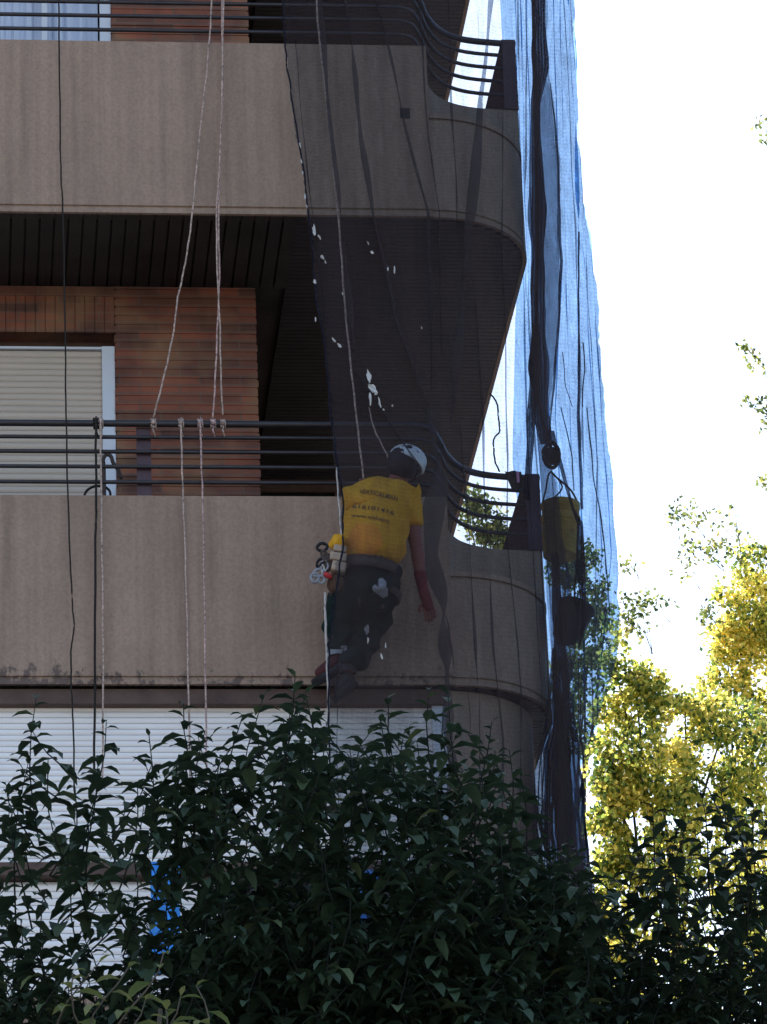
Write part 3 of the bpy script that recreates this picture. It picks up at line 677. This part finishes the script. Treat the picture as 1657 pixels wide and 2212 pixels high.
class Skel:
    def __init__(s): s.v = []; s.e = []; s.n = {}
    def add(s, name, p, r, to=None):
        s.n[name] = len(s.v); s.v.append((Vector(p), r))
        if to is not None: s.e.append((s.n[to], s.n[name]))
def to_mb(vs, fs, fn=None, mb=None):
    mb = mb or MB(); b = len(mb.v)
    mb.v += [tuple(fn(v) if fn else v) for v in vs]; mb.f += [tuple(b+i for i in f) for f in fs]; return mb
YT = -.36
J = dict(pelvis=P(798, 1232, -.42), waist=P(802, 1180, -.41), chest=P(815, 1110, -.385), uchest=P(826, 1072, -.36), neck=P(853, 1044, -.33), headb=P(866, 1028, -.33), head=P(876, 1004, -.335),
         ls=P(770, 1074, -.34), le=P(768, 1150, -.18), lw=P(782, 1085, -.17), lh=P(786, 1058, -.17),
         rs=P(880, 1082, -.36), re=P(900, 1182, -.36), rw=P(914, 1276, -.33), rh=P(924, 1308, -.31),
         lhip=P(764, 1262, -.41), lk=P(740, 1335, -.20), la=P(728, 1418, -.17),
         rhip=P(828, 1262, -.41), rk=P(800, 1345, -.17), ra=P(752, 1455, -.20))
W = empty('person', J['pelvis'], 'rope worker in yellow T-shirt, dark trousers and white helmet hanging with his back turned', 'person')
sk = Skel()
sk.add('pelvis', J['pelvis'], (.125, .095)); sk.add('waist', J['waist'], (.12, .09), 'pelvis'); sk.add('chest', J['chest'], (.14, .10), 'waist'); sk.add('uchest', J['uchest'], (.12, .085), 'chest')
sk.add('neck', J['neck'], .052, 'uchest'); sk.add('headb', J['headb'], .06, 'neck'); sk.add('head', J['head'], .082, 'headb'); sk.add('crown', J['head']+Vector((.03, 0, .06)), .06, 'head')
for a, sgn in (('l', -1), ('r', 1)):
    sk.add(a+'s', J[a+'s'], .058, 'uchest'); sk.add(a+'u', J[a+'s'].lerp(J[a+'e'], .5), .048, a+'s'); sk.add(a+'e', J[a+'e'], .041, a+'u')
    sk.add(a+'f', J[a+'e'].lerp(J[a+'w'], .35), .041, a+'e'); sk.add(a+'w', J[a+'w'], .028, a+'f'); sk.add(a+'h', J[a+'h'], (.034, .02), a+'w')
    sk.add(a+'hip', J[a+'hip'], .085, 'pelvis'); sk.add(a+'t', J[a+'hip'].lerp(J[a+'k'], .5), .075, a+'hip'); sk.add(a+'k', J[a+'k'], .056, a+'t')
    sk.add(a+'c', J[a+'k'].lerp(J[a+'a'], .35), .052, a+'k'); sk.add(a+'a', J[a+'a'], .036, a+'c')
vs, fs = skin_mesh(sk.v, sk.e, 2); body = to_mb(vs, fs)
# face
hm = J['head']; fd = Vector((.62, .55, -.35)).normalized()    # looks right, towards the wall and down
side = fd.cross(Vector((0, 0, 1))).normalized(); upv = side.cross(fd)
body.ell(hm+fd*.083-upv*.012, (.014, .02, .022)); body.ell(hm+fd*.068-upv*.045, (.028, .022, .012)); body.ell(hm+side*.08-upv*.01, (.014, .016, .028)); body.ell(hm-side*.08-upv*.01, (.014, .016, .028))
# hands: five bent fingers each
def fingers(w_, h_, nrm, curl, sgn):
    d = (h_-w_).normalized(); ac = d.cross(nrm).normalized(); b0 = h_+d*.02
    for i, (o_, l) in enumerate(((-.026, .062), (-.009, .072), (.009, .068), (.026, .055))):
        p0 = b0+ac*o_-d*.02; p1 = b0+ac*o_*1.1+d*l*.4; p2 = p1+(d*math.cos(curl)+nrm*math.sin(curl))*l*.4; p3 = p2+(d*math.cos(curl*2)+nrm*math.sin(curl*2))*l*.35
        v_, f_ = skin_mesh([(p0, .0095), (p1, .0092), (p2, .0085), (p3, .0072)], [(0, 1), (1, 2), (2, 3)], 1); to_mb(v_, f_, None, body)
    t0 = h_+ac*sgn*.022-d*.02; t1 = t0+(ac*sgn*.8+d*.5+nrm*.3).normalized()*.035; t2 = t1+(d+nrm*.5).normalized()*.03
    v_, f_ = skin_mesh([(t0, .011), (t1, .0105), (t2, .009)], [(0, 1), (1, 2)], 1); to_mb(v_, f_, None, body)
fingers(J['rw'], J['rh'], Vector((-.2, 1, 0)).normalized(), .5, -1)
fingers(J['lw'], J['lh'], Vector((0, -1, 0)), 1.3, 1)
BODY = body.build('body', SKIN, W, True)
for sgn in (-1, 1): MB().ell(hm+fd*.076+side*.03*sgn+upv*.014, (.011, .011, .008)).build('eye', HELM, BODY, True)
MB().tube(smooth([hm+fd*.088-upv*.046-side*.022, hm+fd*.092-upv*.049, hm+fd*.088-upv*.046+side*.022], 4), .0035, 5).build('mouth', REDGLOVE, BODY, True)
MB().ell(hm-fd*.022-upv*.012, (.094, .094, .10)).build('hair', BLACK, W, True)
# shirt
def wrinkle(sc, am, sd):
    def f(v):
        n_ = Vector((noise.noise(v*sc+Vector((sd, 0, 0))), noise.noise(v*sc+Vector((0, sd, 3))), noise.noise(v*sc*.8+Vector((7, 0, sd)))))
        return v+n_*am
    return f
sk = Skel()
sk.add('hem', P(808, 1232, -.42), (.19, .175)); sk.add('waist', P(808, 1170, -.41), (.205, .165), 'hem'); sk.add('mid', P(810, 1135, -.40), (.215, .165), 'waist'); sk.add('chest', J['chest']+Vector((0, 0, .01)), (.225, .16), 'mid'); sk.add('uchest', J['uchest']+Vector((-.01, -.01, 0)), (.20, .13), 'chest')
sk.add('neck', J['uchest'].lerp(J['neck'], .55), .085, 'uchest')
for a in 'lr':
    sk.add(a+'s', J[a+'s'], .092, 'uchest'); sk.add(a+'u', J[a+'s'].lerp(J[a+'e'], .38), .088, a+'s'); sk.add(a+'v', J[a+'s'].lerp(J[a+'e'], .62), .082, a+'u')
vs, fs = skin_mesh(sk.v, sk.e, 3); SH = to_mb(vs, fs, wrinkle(13, .022, 2)); SHIRTO = SH.build('shirt', SHIRT, W, True)
# yellow shirt tail poking out by the pouch
tailp = P(728, 1172, -.50)
to_mb(*skin_mesh([(tailp+Vector((.03, 0, .05)), .035), (tailp, .05), (tailp+Vector((.0, 0, -.05)), .045)], [(0, 1), (1, 2)], 2), wrinkle(28, .02, 4)).build('shirt_tail', SHIRT, SHIRTO, True)
bvh = BVHTree.FromPolygons([Vector(v) for v in SH.v], SH.f)
def on_surf(bv, p, lift):
    d = (p-C0).normalized(); h = bv.ray_cast(C0, d)
    return h[0]-d*lift if h[0] else None
def patch(name, poly, m, bv, parent, lift=.004, n=10):
    """patch fitted to a cloth surface, poly in picture units"""
    cx_ = sum(p[0] for p in poly)/len(poly); cy2 = sum(p[1] for p in poly)/len(poly)
    mb = MB(); ok = True; rings = [1, .66, .33]
    for r_ in rings:
        for (x, y) in poly:
            q = on_surf(bv, P(cx_+(x-cx_)*r_, cy2+(y-cy2)*r_, -.4), lift)
            if q is None: q = P(cx_+(x-cx_)*r_, cy2+(y-cy2)*r_, -.45)
            mb.v.append(tuple(q))
    k = len(poly); q = on_surf(bv, P(cx_, cy2, -.4), lift) or P(cx_, cy2, -.45); mb.v.append(tuple(q))
    for a in range(2):
        for i in range(k): j = (i+1) % k; mb.f.append((a*k+i, a*k+j, (a+1)*k+j, (a+1)*k+i))
    for i in range(k): mb.f.append((2*k+i, 2*k+(i+1) % k, 3*k))
    return mb.build(name, m, parent, True)
def blob(cx_, cy2, a, b, n=14, sd=1, jit=.12):
    r_ = random.Random(sd); return [(cx_+a*math.cos(2*math.pi*i/n)*(1+r_.uniform(-jit, jit)), cy2+b*math.sin(2*math.pi*i/n)*(1+r_.uniform(-jit, jit))) for i in range(n)]
patch('orange_print', blob(790, 1165, 38, 36, 16, 4, .06), ORANGE, bvh, SHIRTO)
def text_on(txt, px, py, hpx, wpx, ang, m, name):
    cu = bpy.data.curves.new('t', 'FONT'); cu.body = txt; cu.resolution_u = 2; cu.align_x = 'CENTER'; cu.offset = .012
    o = bpy.data.objects.new('t', cu); col.objects.link(o); dg = bpy.context.evaluated_depsgraph_get()
    me = bpy.data.meshes.new_from_object(o.evaluated_get(dg)); bpy.data.objects.remove(o)
    xs = [v.co.x for v in me.vertices]; w0_ = max(xs)-min(xs); h0 = max(v.co.y for v in me.vertices)
    bm = bmesh.new(); bm.from_mesh(me); bmesh.ops.subdivide_edges(bm, edges=bm.edges[:], cuts=1)
    ca, sa = math.cos(ang), math.sin(ang); mb = MB(); idx = {}
    for v in bm.verts:
        x = v.co.x/w0_*wpx; y = -v.co.y/h0*hpx
        y += .0016*x*x        # the line bends round the shoulders
        X = px+x*ca-y*sa; Y = py+x*sa+y*ca
        q = on_surf(bvh, P(X, Y, -.4), .006); idx[v.index] = len(mb.v); mb.v.append(tuple(q if q else P(X, Y, -.5)))
    for f in bm.faces: mb.f.append(tuple(idx[v.index] for v in f.verts))
    bm.free(); mb.build(name, m, SHIRTO)
text_on('VERTICALMAN', 818, 1072, 10, 84, .20, INK, 'shirt_lettering')
text_on('616101416', 806, 1102, 9, 92, .17, INK, 'shirt_lettering')
text_on('www.trabajos', 800, 1120, 7, 84, .15, INK, 'shirt_lettering')
# trousers
sk = Skel(); sk.add('pelvis', J['pelvis']+Vector((0, 0, .0)), (.165, .125)); sk.add('waist', J['pelvis'].lerp(J['waist'], .55), (.15, .115), 'pelvis')
for a in 'lr':
    sk.add(a+'hip', J[a+'hip'], .125, 'pelvis'); sk.add(a+'t', J[a+'hip'].lerp(J[a+'k'], .5), .122, a+'hip'); sk.add(a+'k', J[a+'k'], .105, a+'t')
    sk.add(a+'c', J[a+'k'].lerp(J[a+'a'], .45), .09, a+'k'); sk.add(a+'a', J[a+'k'].lerp(J[a+'a'], .93), .07, a+'c')
vs, fs = skin_mesh(sk.v, sk.e, 3); TR = to_mb(vs, fs, wrinkle(17, .036, 5)); TRO = TR.build('trousers', TROUS, W, True)
bvt = BVHTree.FromPolygons([Vector(v) for v in TR.v], TR.f)
patch('knee_patch', [(818, 1250), (826, 1248), (834, 1256), (838, 1272), (838, 1288), (828, 1292), (816, 1284), (806, 1276), (804, 1268), (810, 1262), (816, 1268)], STAIN, bvt, TRO, .014)
patch('paint_stain', blob(793, 1360, 5, 11, 10, 3, .3), STAIN, bvt, TRO); patch('paint_stain', blob(776, 1300, 3, 12, 10, 6, .3), WEBD, bvt, TRO)
patch('paint_stain', blob(826, 1310, 5, 5, 10, 7, .3), WEBD, bvt, TRO); patch('paint_stain', blob(743, 1400, 8, 7, 10, 8, .3), STAIN, bvt, TRO)
# shoes
for a, dx in (('l', -.11), ('r', -.06)):
    an = J[a+'a']; s_ = Skel(); s_.add('h', an+Vector((.02, -.03, -.02)), .045); s_.add('m', an+Vector((dx*.5, .03, -.06)), .042, 'h'); s_.add('t', an+Vector((dx, .09, -.085)), .034, 'm')
    vs, fs = skin_mesh(s_.v, s_.e, 2); so_ = to_mb(vs, fs).build('shoe', MAROON if a == 'l' else BLACK, W, True)
    MB().tube([an+Vector((.03, -.04, -.066)), an+Vector((dx*.5, .03, -.105)), an+Vector((dx*1.15, .1, -.122))], [.03, .032, .024], 8).build('sole', BLACK, so_, True)
    MB().lathe(an+Vector((0, 0, .02)), [(.047, -.02), (.052, 0), (.047, .025)]).build('cuff', STAIN if a == 'l' else BLACK, so_, True)
# helmet
hx = Matrix.Rotation(R(27), 3, 'Y') @ Matrix.Rotation(R(-8), 3, 'X')
hc = J['head']+Vector((.008, -.004, .012))
hel = MB(); hel.lathe(hc, [(.103, -.018), (.107, -.014), (.104, 0), (.099, .03), (.086, .062), (.062, .086), (.03, .099), (.001, .103)], hx, 28)
hel.lathe(hc, [(.103, -.018), (.098, -.018), (.094, .03), (.05, .08), (.001, .095)], hx, 28)
for ph in (-.6, 0., .6):
    hel.tube([hc+hx @ Vector((.104*math.cos(t)*math.cos(ph)*1.0, .104*math.sin(ph), .102*math.sin(t))) if False else hc+hx @ Vector((.106*math.cos(t), .055*ph, .1045*math.sin(t)*math.cos(ph*.5))) for t in [math.pi*i/14 for i in range(15)]], .005, 5)
HEL = hel.build('helmet', HELM, W, True)
vp = hx @ Vector((-.02, -.088, .046)); nrm = vp.normalized()
q = nrm.to_track_quat('Z', 'X').to_matrix()
MB().lathe(hc+vp, [(.001, .007), (.015, .007), (.019, 0)], q, 12).build('vent', BLACK, HEL)
for (a, b, c_) in ((-.055, -.075, .045), (.035, -.085, .042), (.0, -.062, .082)):
    vp = hx @ Vector((a, b, c_)); MB().lathe(hc+vp, [(.001, .004), (.009, .004), (.011, -.004)], vp.normalized().to_track_quat('Z', 'X').to_matrix(), 10).build('vent', STAIN, HEL)
MB().ell(J['head']+Vector((-.035, -.075, -.02)), (.022, .014, .03)).build('ear_guard', WEBD, HEL, True)
MB().tube(smooth([hc+hx @ Vector((-.09, -.03, -.01)), J['headb']+Vector((-.02, -.06, -.01)), J['headb']+Vector((.06, .02, -.03)), hc+hx @ Vector((.08, -.02, -.01))], 5), .006, 5).build('chin_strap', BLACK, HEL, True)
# harness
HA = MB()
def ring(center, a, b, tiltv, hh=.022, th=.008, n=30, squash=1):
    mb = MB(); m_ = Matrix.Rotation(tiltv, 3, 'Y'); bb = len(mb.v)
    for i in range(n):
        t = 2*math.pi*i/n
        for (o_, z_) in ((0, -hh), (0, hh), (th, hh), (th, -hh)):
            mb.v.append(tuple(center+m_ @ Vector(((a+o_)*math.cos(t), (b+o_)*math.sin(t), z_))))
    for i in range(n):
        j = (i+1) % n
        for k in range(4): k2 = (k+1) % 4; mb.f.append((bb+i*4+k, bb+j*4+k, bb+j*4+k2, bb+i*4+k2))
    return mb
hb = P(798, 1234, -.415)
HR = ring(hb, .172, .142, .16, .03).build('harness', WEBD, W, True)
ring(hb+Vector((0, 0, .030)), .174, .144, .16, .006).build('belt_edge', BAGM, HR, True)
for a in 'lr': ring(J[a+'hip'].lerp(J[a+'k'], .22)+Vector((0, 0, 0)), .115, .115, .35 if a == 'r' else -.1, .02).build('leg_loop', WEBD, HR, True)
# pouch with coiled webbing on his left hip
pc = P(712, 1228, -.50)
PO = MB()
v_, f_ = skin_mesh([(P(735, 1245, -.5), .055), (P(722, 1262, -.5), .05), (P(716, 1278, -.5), .03)], [(0, 1), (1, 2)], 2)
POU = to_mb(v_, f_, wrinkle(16, .012, 9)).build('tool_pouch', BAGM, W, True)
for (x0, y0, x1, y1, rr, mm) in ((720, 1186, 748, 1191, .020, WEB), (712, 1203, 748, 1209, .024, WEB), (716, 1224, 747, 1230, .030, WEB)):
    a, b = P(x0, y0, -.53), P(x1, y1, -.53); d = b-a
    cb = MB(); qm = Matrix.Identity(3); xx = d.normalized(); yy = Vector((0, 1, 0)); zz_ = xx.cross(yy).normalized(); mm4 = Matrix((xx, yy, zz_)).transposed().to_4x4(); mm4.translation = a.lerp(b, .5)
    cb.obox(mm4, d.length/2, .035, rr); o = cb.build('webbing_coil', mm, POU)
    bv = o.modifiers.new('b', 'BEVEL'); bv.width = .01; bv.segments = 3
def biner(px, py, a, b, ang, m, tk=.006):
    c_ = P(px, py, -.54); mb = MB(); pts = []
    for i in range(21):
        t = 2*math.pi*i/20; x = a*math.cos(t); z = b*math.sin(t); pts.append(c_+Vector((x*math.cos(ang)-z*math.sin(ang), .004*math.sin(3*t), x*math.sin(ang)+z*math.cos(ang))))
    mb.tube(pts, tk, 6); mb.build('carabiner', m, POU, True)
biner(696, 1182, .030, .022, .3, BLACK, .009); biner(702, 1202, .018, .036, .3, WEBD, .008); biner(700, 1222, .022, .03, 0, GREYM); biner(688, 1238, .030, .022, .5, GREYM, .009); biner(680, 1248, .022, .026, 0, GREYM, .010)
biner(694, 1252, .02, .02, 0, GREYM, .009); biner(690, 1216, .012, .026, -.4, BLACK, .008); biner(698, 1232, .008, .032, .1, ROPE_W, .006)
MB().ell(P(708, 1243, -.545), (.028, .018, .016), Matrix.Rotation(.5, 3, 'Y')).build('red_tape', RED, POU, True)
MB().ell(P(706, 1215, -.52), (.035, .02, .06)).build('glove', WEBD, POU, True)
# red sleeve protector worn on the right forearm
fa = [J['re'].lerp(J['rw'], t) for t in (.45, .7, .95)]
vs, fs = skin_mesh([(fa[0], .041), (fa[1], .037), (fa[2], .033), (J['rh'], .036), (J['rh']+(J['rh']-J['rw'])*.45, .03)], [(0, 1), (1, 2), (2, 3), (3, 4)], 2)
to_mb(vs, fs, wrinkle(30, .006, 3)).build('work_glove', REDGLOVE, W, True)

# ---------------------------------------------------------------- foliage
class Leaves:
    def __init__(s): s.v = []; s.f = []; s.t = []
    def leaf(s, p, d, up, L, wd, droop, tint, fold=.25, segs=3):
        side = d.cross(up)
        if side.length < 1e-3: side = d.cross(Vector((1, 0, 0)))
        side.normalize(); b = len(s.v); q = p.copy(); dd = d.copy(); n = segs
        prof = (0.12, .85, .95, .5, 0.04) if n == 4 else (.15, 1., .75, .04)
        for i in range(n+1):
            nn = side.cross(dd).normalized(); wl = wd*prof[i]/2
            s.v.append(tuple(q-side*wl+nn*wl*fold*1.2)); s.v.append(tuple(q)); s.v.append(tuple(q+side*wl+nn*wl*fold*1.2))
            dd = (dd-Vector((0, 0, 1))*droop/n).normalized(); q = q+dd*L/n
        for i in range(n):
            for k in (0, 1): s.f.append((b+i*3+k, b+i*3+k+1, b+i*3+k+4, b+i*3+k+3)); s.t.append(tint)
    def dia(s, p, d, e, L, wd, tint):
        b = len(s.v); s.v += [tuple(p), tuple(p+d*L*.5+e*wd*.5), tuple(p+d*L), tuple(p+d*L*.5-e*wd*.5)]; s.f.append((b, b+1, b+2, b+3)); s.t.append(tint)
    def build(s, name, m, parent, **kw):
        me = bpy.data.meshes.new(name); me.from_pydata(s.v, [], s.f); me.materials.append(m)
        a = me.attributes.new('tint', 'FLOAT', 'FACE'); a.data.foreach_set('value', s.t)
        me.polygons.foreach_set('use_smooth', [True]*len(me.polygons)); me.update()
        return link(name, me, parent, **kw)
def rv(r_): 
    while True:
        v = Vector((r_.uniform(-1, 1), r_.uniform(-1, 1), r_.uniform(-1, 1)))
        if .05 < v.length < 1: return v.normalized()
def shoot(L, stems, r_, tip, length, nl, ll, tb=0.):
    """upright stem ending at tip with opposite arching leaves"""
    lw_ = .22 if nl > 14 else .75; lean = Vector((r_.uniform(-lw_, lw_), r_.uniform(-lw_, lw_), 1)).normalized()
    base = tip-lean*length; pts = [base.lerp(tip, t)+Vector((.02*math.sin(t*4+tip.x*9), 0, 0)) for t in (0, .25, .5, .75, 1)]
    stems.tube(pts, [.0032, .003, .0026, .0022, .0018], 4)
    a0 = r_.uniform(0, 6.28)
    for i in range(nl):
        t = i/(nl-1) if nl > 1 else 1; p = base.lerp(tip, t)+Vector((.02*math.sin(t*4+tip.x*9), 0, 0))
        a = a0+i*2.4+r_.uniform(-.4, .4); up_t = .9*t*t
        d = Vector((math.cos(a), math.sin(a), .30+up_t+r_.uniform(-.35, .25))).normalized()
        sz = ll*(1-.55*max(0, t-.6)/.4)*r_.uniform(.75, 1.2)
        L.leaf(p, d, Vector((0, 0, 1)), sz, sz*r_.uniform(.34, .52), r_.uniform(.9, 1.9)*(1-.35*t), min(1, max(0, tb+r_.gauss(.35, .2))), .3)
def trunk_limbs(mb, base, tops, r0, r_, fork=.45):
    for tp in tops:
        f = base.lerp(Vector((base.x, base.y, tp.z)), fork*r_.uniform(.8, 1.2)); m_ = f.lerp(tp, .5)+Vector((r_.uniform(-.1, .1), r_.uniform(-.1, .1), .1))
        pts = smooth([f, m_, tp], 6); n = len(pts); mb.tube(pts, [lerp(r0*.32, .006, i/(n-1)) for i in range(n)], 6)
    zt = sorted(t.z for t in tops)[len(tops)//2]; n = 10; tpz = base.z+(zt-base.z)*.75
    mb.tube([Vector((base.x+.06*math.sin(i*.8), base.y+.05*math.cos(i*.7), lerp(base.z, tpz, i/n))) for i in range(n+1)], [lerp(r0*1.15, r0*.3, i/n) for i in range(n+1)], 10)
# front trees
TOP = [(-80, 1640), (-10, 1640), (20, 1620), (40, 1560), (75, 1512), (110, 1600), (150, 1640), (190, 1600), (222, 1558), (262, 1600), (330, 1580), (370, 1552), (408, 1522), (450, 1560), (520, 1530), (570, 1500), (625, 1466), (690, 1520), (740, 1575), (800, 1530), (850, 1508), (900, 1530), (950, 1500), (1000, 1560), (1060, 1575), (1110, 1640), (1150, 1700), (1200, 1790), (1262, 1800), (1300, 1880)]
def big_tree(name, label, x0, x1, top, seed, n, Y0, Y1, tb, lm, base_px, holes, ll=.092, forced=()):
    r_ = random.Random(seed); L = Leaves(); st = MB()
    base = P(base_px, 2212, (Y0+Y1)/2); base.z = GZ
    e = empty(name, base, label, 'tree')
    tops = []
    for (fx, fy) in forced:
        Y = r_.uniform(Y0, Y0+.6); shoot(L, st, r_, P(fx, fy, Y), r_.uniform(.42, .55), 18, max(ll, .105)*r_.uniform(.85, 1.1), tb); tops.append(P(fx, fy+420, Y))
    k = 0
    while k < n:
        px = r_.uniform(x0, x1); t = interp(top, px); py = t+25+(2380-t)*r_.random()**1.05
        cl = noise.noise(Vector((px*.011, py*.011, seed)))+.5*noise.noise(Vector((px*.03, py*.03, seed)))
        keep = 1.0 if py > t+520 else .75+.25*(py-t)/520
        for (hx0, hx1, hy0, hy1, dn) in holes:
            if hx0 < px < hx1 and hy0 < py < hy1: keep = dn
        if cl < -.18 and py < 2000: keep *= .35
        if r_.random() > keep: k += .5; continue
        Y = r_.uniform(Y0, Y1); tp = P(px, py, Y)
        shoot(L, st, r_, tp, r_.uniform(.22, .4), r_.randint(8, 13), ll*r_.uniform(.8, 1.15), tb)
        if k % 22 < 1: tops.append(tp)
        k += 1
    for py in range(2220, 2900, 90):                       # lower crown below the picture
        for q in range(int(n/40)):
            px = r_.uniform(x0, x1); shoot(L, st, r_, P(px, py, r_.uniform(Y0, Y1)), .35, 9, ll*1.1, tb)
    L.build('crown', lm, e); trunk_limbs(st, base, [Vector((t.x, t.y, min(t.z, -4.85))) for t in tops[:9]], .11, r_); st.build('trunk', BARKD, e, True)
    return e
HOL = [(-80, 320, 1860, 2120, .2), (-80, 400, 1540, 1860, .10), (400, 600, 1540, 1850, .30), (980, 1160, 1560, 1800, .3), (620, 980, 1480, 1800, .34), (980, 1200, 1500, 1850, .26), (305, 410, 1780, 2130, .22), (755, 850, 1820, 2000, .06)]
big_tree('laurel_tree', 'dark leafy tree in front of the building with upright drooping-leaf shoots', -80, 1262, TOP, 21, 2200, -9.2, -7.6, 0., LEAFD, 560, HOL, .112,
         forced=((75, 1508), (60, 1650), (222, 1556), (200, 1640), (150, 1700), (330, 1590), (408, 1520), (395, 1640), (300, 1700), (520, 1545), (560, 1500), (625, 1462), (650, 1500), (600, 1560), (700, 1560), (850, 1508), (835, 1560), (930, 1490), (960, 1500), (1050, 1560), (1090, 1620), (1120, 1680), (25, 1700), (450, 1580), (480, 1640)))
TOP2 = [(1280, 1900), (1300, 1960), (1330, 1920), (1360, 1840), (1385, 1780), (1410, 1740), (1440, 1800), (1465, 1760), (1490, 1720), (1530, 1700), (1570, 1720), (1610, 1740), (1657, 1700), (1760, 1700)]
big_tree('laurel_tree', 'dark broad-leaved tree at the lower right in front of the sunlit yellow tree', 1268, 1740, TOP2, 33, 430, -8.8, -7.4, -.05, LEAFD2, 1500, [(1280, 1740, 1700, 1900, .22), (1280, 1740, 1900, 2020, .5), (1280, 1340, 1850, 2250, .16)], .105,
         forced=((1400, 1745), (1500, 1690), (1530, 1700), (1560, 1700), (1450, 1790), (1590, 1760), (1640, 1730)))
# nearer pale leaves at the bottom edge
def near_plant(pts, label, seed, lm, ll, Y):
    r_ = random.Random(seed); L = Leaves(); st = MB(); b = P(pts[0][0], 2212, Y); b.z = GZ
    e = empty('shrub', b, label, 'shrub'); tops = []
    for (x, y) in pts: tp = P(x, y, Y+r_.uniform(-.1, .1)); shoot(L, st, r_, tp, .22, 6, ll, 0.); tops.append(tp-Vector((0, 0, .15)))
    L.build('leaves', lm, e); trunk_limbs(st, b, tops, .03, r_, .6); st.build('stem', BARK, e, True)
near_plant([(260, 2090), (150, 2100), (200, 2080)], 'yellow-green leafy sprig at the bottom left before the dark tree', 5, LEAFY, .085, -12.3)
near_plant([(345, 2060), (300, 2160), (390, 2150), (430, 2130), (350, 2180)], 'pale olive leaved shrub at the bottom edge below the tall blue sheet', 6, LEAFY, .085, -12.0)

# sunlit trees behind
def back_tree(name, label, blobs, seed, Y, ls, lm, base_px, cat='tree', gap=-.05, tsh=0., lr=.10):
    r_ = random.Random(seed); L = Leaves(); st = MB(); tops = []; sc = P(101, 1500, Y).x-P(100, 1500, Y).x
    base = P(base_px, 2212, Y); base.z = GZ; e = empty(name, base, label, cat)
    for (cx_, cy2, rx, ry, n) in blobs:
        tops.append(P(cx_, cy2+ry*.4, Y))
        k = 0
        while k < n:
            v = rv(r_)*r_.random()**.4; px = cx_+rx*v.x; py = cy2+ry*v.z; k += 1
            if .6*noise.noise(Vector((px*.02, py*.02, seed)))+.8*noise.noise(Vector((px*.075, py*.075, seed+4)))+.3*noise.noise(Vector((px*.16, py*.16, seed+6))) < gap: continue
            c_ = P(px, py, Y+v.y*rx*sc)
            light = noise.noise(Vector((px*.012, py*.012, seed+8)))  # brighter and dimmer clumps of light put into the leaf tint
            for q in range(r_.randint(2, 4)):
                p_ = c_+rv(r_)*r_.uniform(0, ls*1.6); d = rv(r_); ee = d.cross(rv(r_)).normalized()
                L.dia(p_, d, ee, ls*r_.uniform(.7, 1.3), ls*r_.uniform(.5, .9), min(1, max(0, r_.gauss(.40+.5*light+tsh, .30))))
    for (cx_, cy2, rx, ry, n) in (blobs if lr == 0 else []):                # each spray hangs on its own branching twig
        a = P(cx_+rx*.7+12, cy2+ry+14, Y)
        for q in range(max(2, n//9)): b_ = P(cx_+r_.uniform(-.9, .9)*rx, cy2+r_.uniform(-.9, .9)*ry, Y); st.tube(smooth([a, a.lerp(b_, .5)+Vector((0, 0, .05)), b_], 3), [.0025]*7, 4)
    L.build('crown', lm, e); trunk_limbs(st, base, tops if lr else [P(1790, 1500, Y)], max(lr, .04), r_, .75); st.build('trunk', BARK, e, True)
back_tree('autumn_tree', 'sunlit yellow-green autumn tree filling the lower right behind the net', [(1308, 1800, 42, 190, 1000), (1300, 2050, 30, 160, 400), (1375, 1480, 60, 60, 400), (1560, 1560, 110, 60, 700), (1310, 1560, 40, 60, 300), (1320, 1680, 60, 80, 700), (1430, 1640, 170, 140, 3000), (1500, 1800, 190, 170, 3200), (1350, 1770, 100, 140, 1500), (1630, 1700, 100, 150, 1500), (1350, 1520, 75, 70, 520), (1325, 1400, 30, 80, 260), (1470, 2050, 220, 180, 1800), (1345, 2030, 80, 200, 1300), (1640, 2000, 100, 200, 900), (1480, 1520, 90, 30, 330), (1400, 1480, 60, 40, 240)], 41, 15, .058, LEAFA, 1480, tsh=.12, gap=.0)
back_tree('autumn_tree', 'tall golden tree rising at the right edge of the picture', [(1620, 1290, 80, 130, 1500), (1600, 1400, 75, 80, 900), (1680, 1380, 80, 200, 1300), (1570, 1480, 70, 40, 420), (1640, 1560, 70, 90, 560), (1570, 1390, 50, 60, 300)], 42, 19, .06, LEAFA, 1680, tsh=.24, gap=-.05)
back_tree('tree', 'loose green tree seen through the net beside the round corner', [(1262, 1250, 45, 90, 420), (1220, 1230, 40, 50, 240), (1270, 1400, 60, 80, 520), (1230, 1480, 45, 70, 400), (1300, 1330, 25, 60, 200), (1260, 1580, 40, 60, 260), (1035, 1120, 50, 55, 420), (1010, 1090, 30, 40, 160), (1070, 1160, 40, 30, 260)], 43, 24, .065, LEAFB, 1240, gap=-.08)
back_tree('tree', 'sparse twigs of thin leaves against the white sky', [(1560, 1150, 45, 55, 40), (1480, 1110, 45, 40, 40), (1510, 1190, 60, 30, 34), (1355, 1225, 20, 14, 14), (1395, 1300, 60, 30, 24), (1370, 1340, 40, 60, 70), (1530, 1330, 25, 30, 24), (1640, 270, 14, 18, 10), (1655, 300, 10, 10, 6), (1650, 880, 22, 50, 30), (1610, 750, 20, 12, 10), (1635, 790, 22, 30, 14), (1650, 1040, 10, 14, 10), (1605, 860, 6, 10, 4), (1480, 1240, 30, 20, 10)], 44, 12, .05, LEAFB, 2100, gap=-.6, lr=.0)
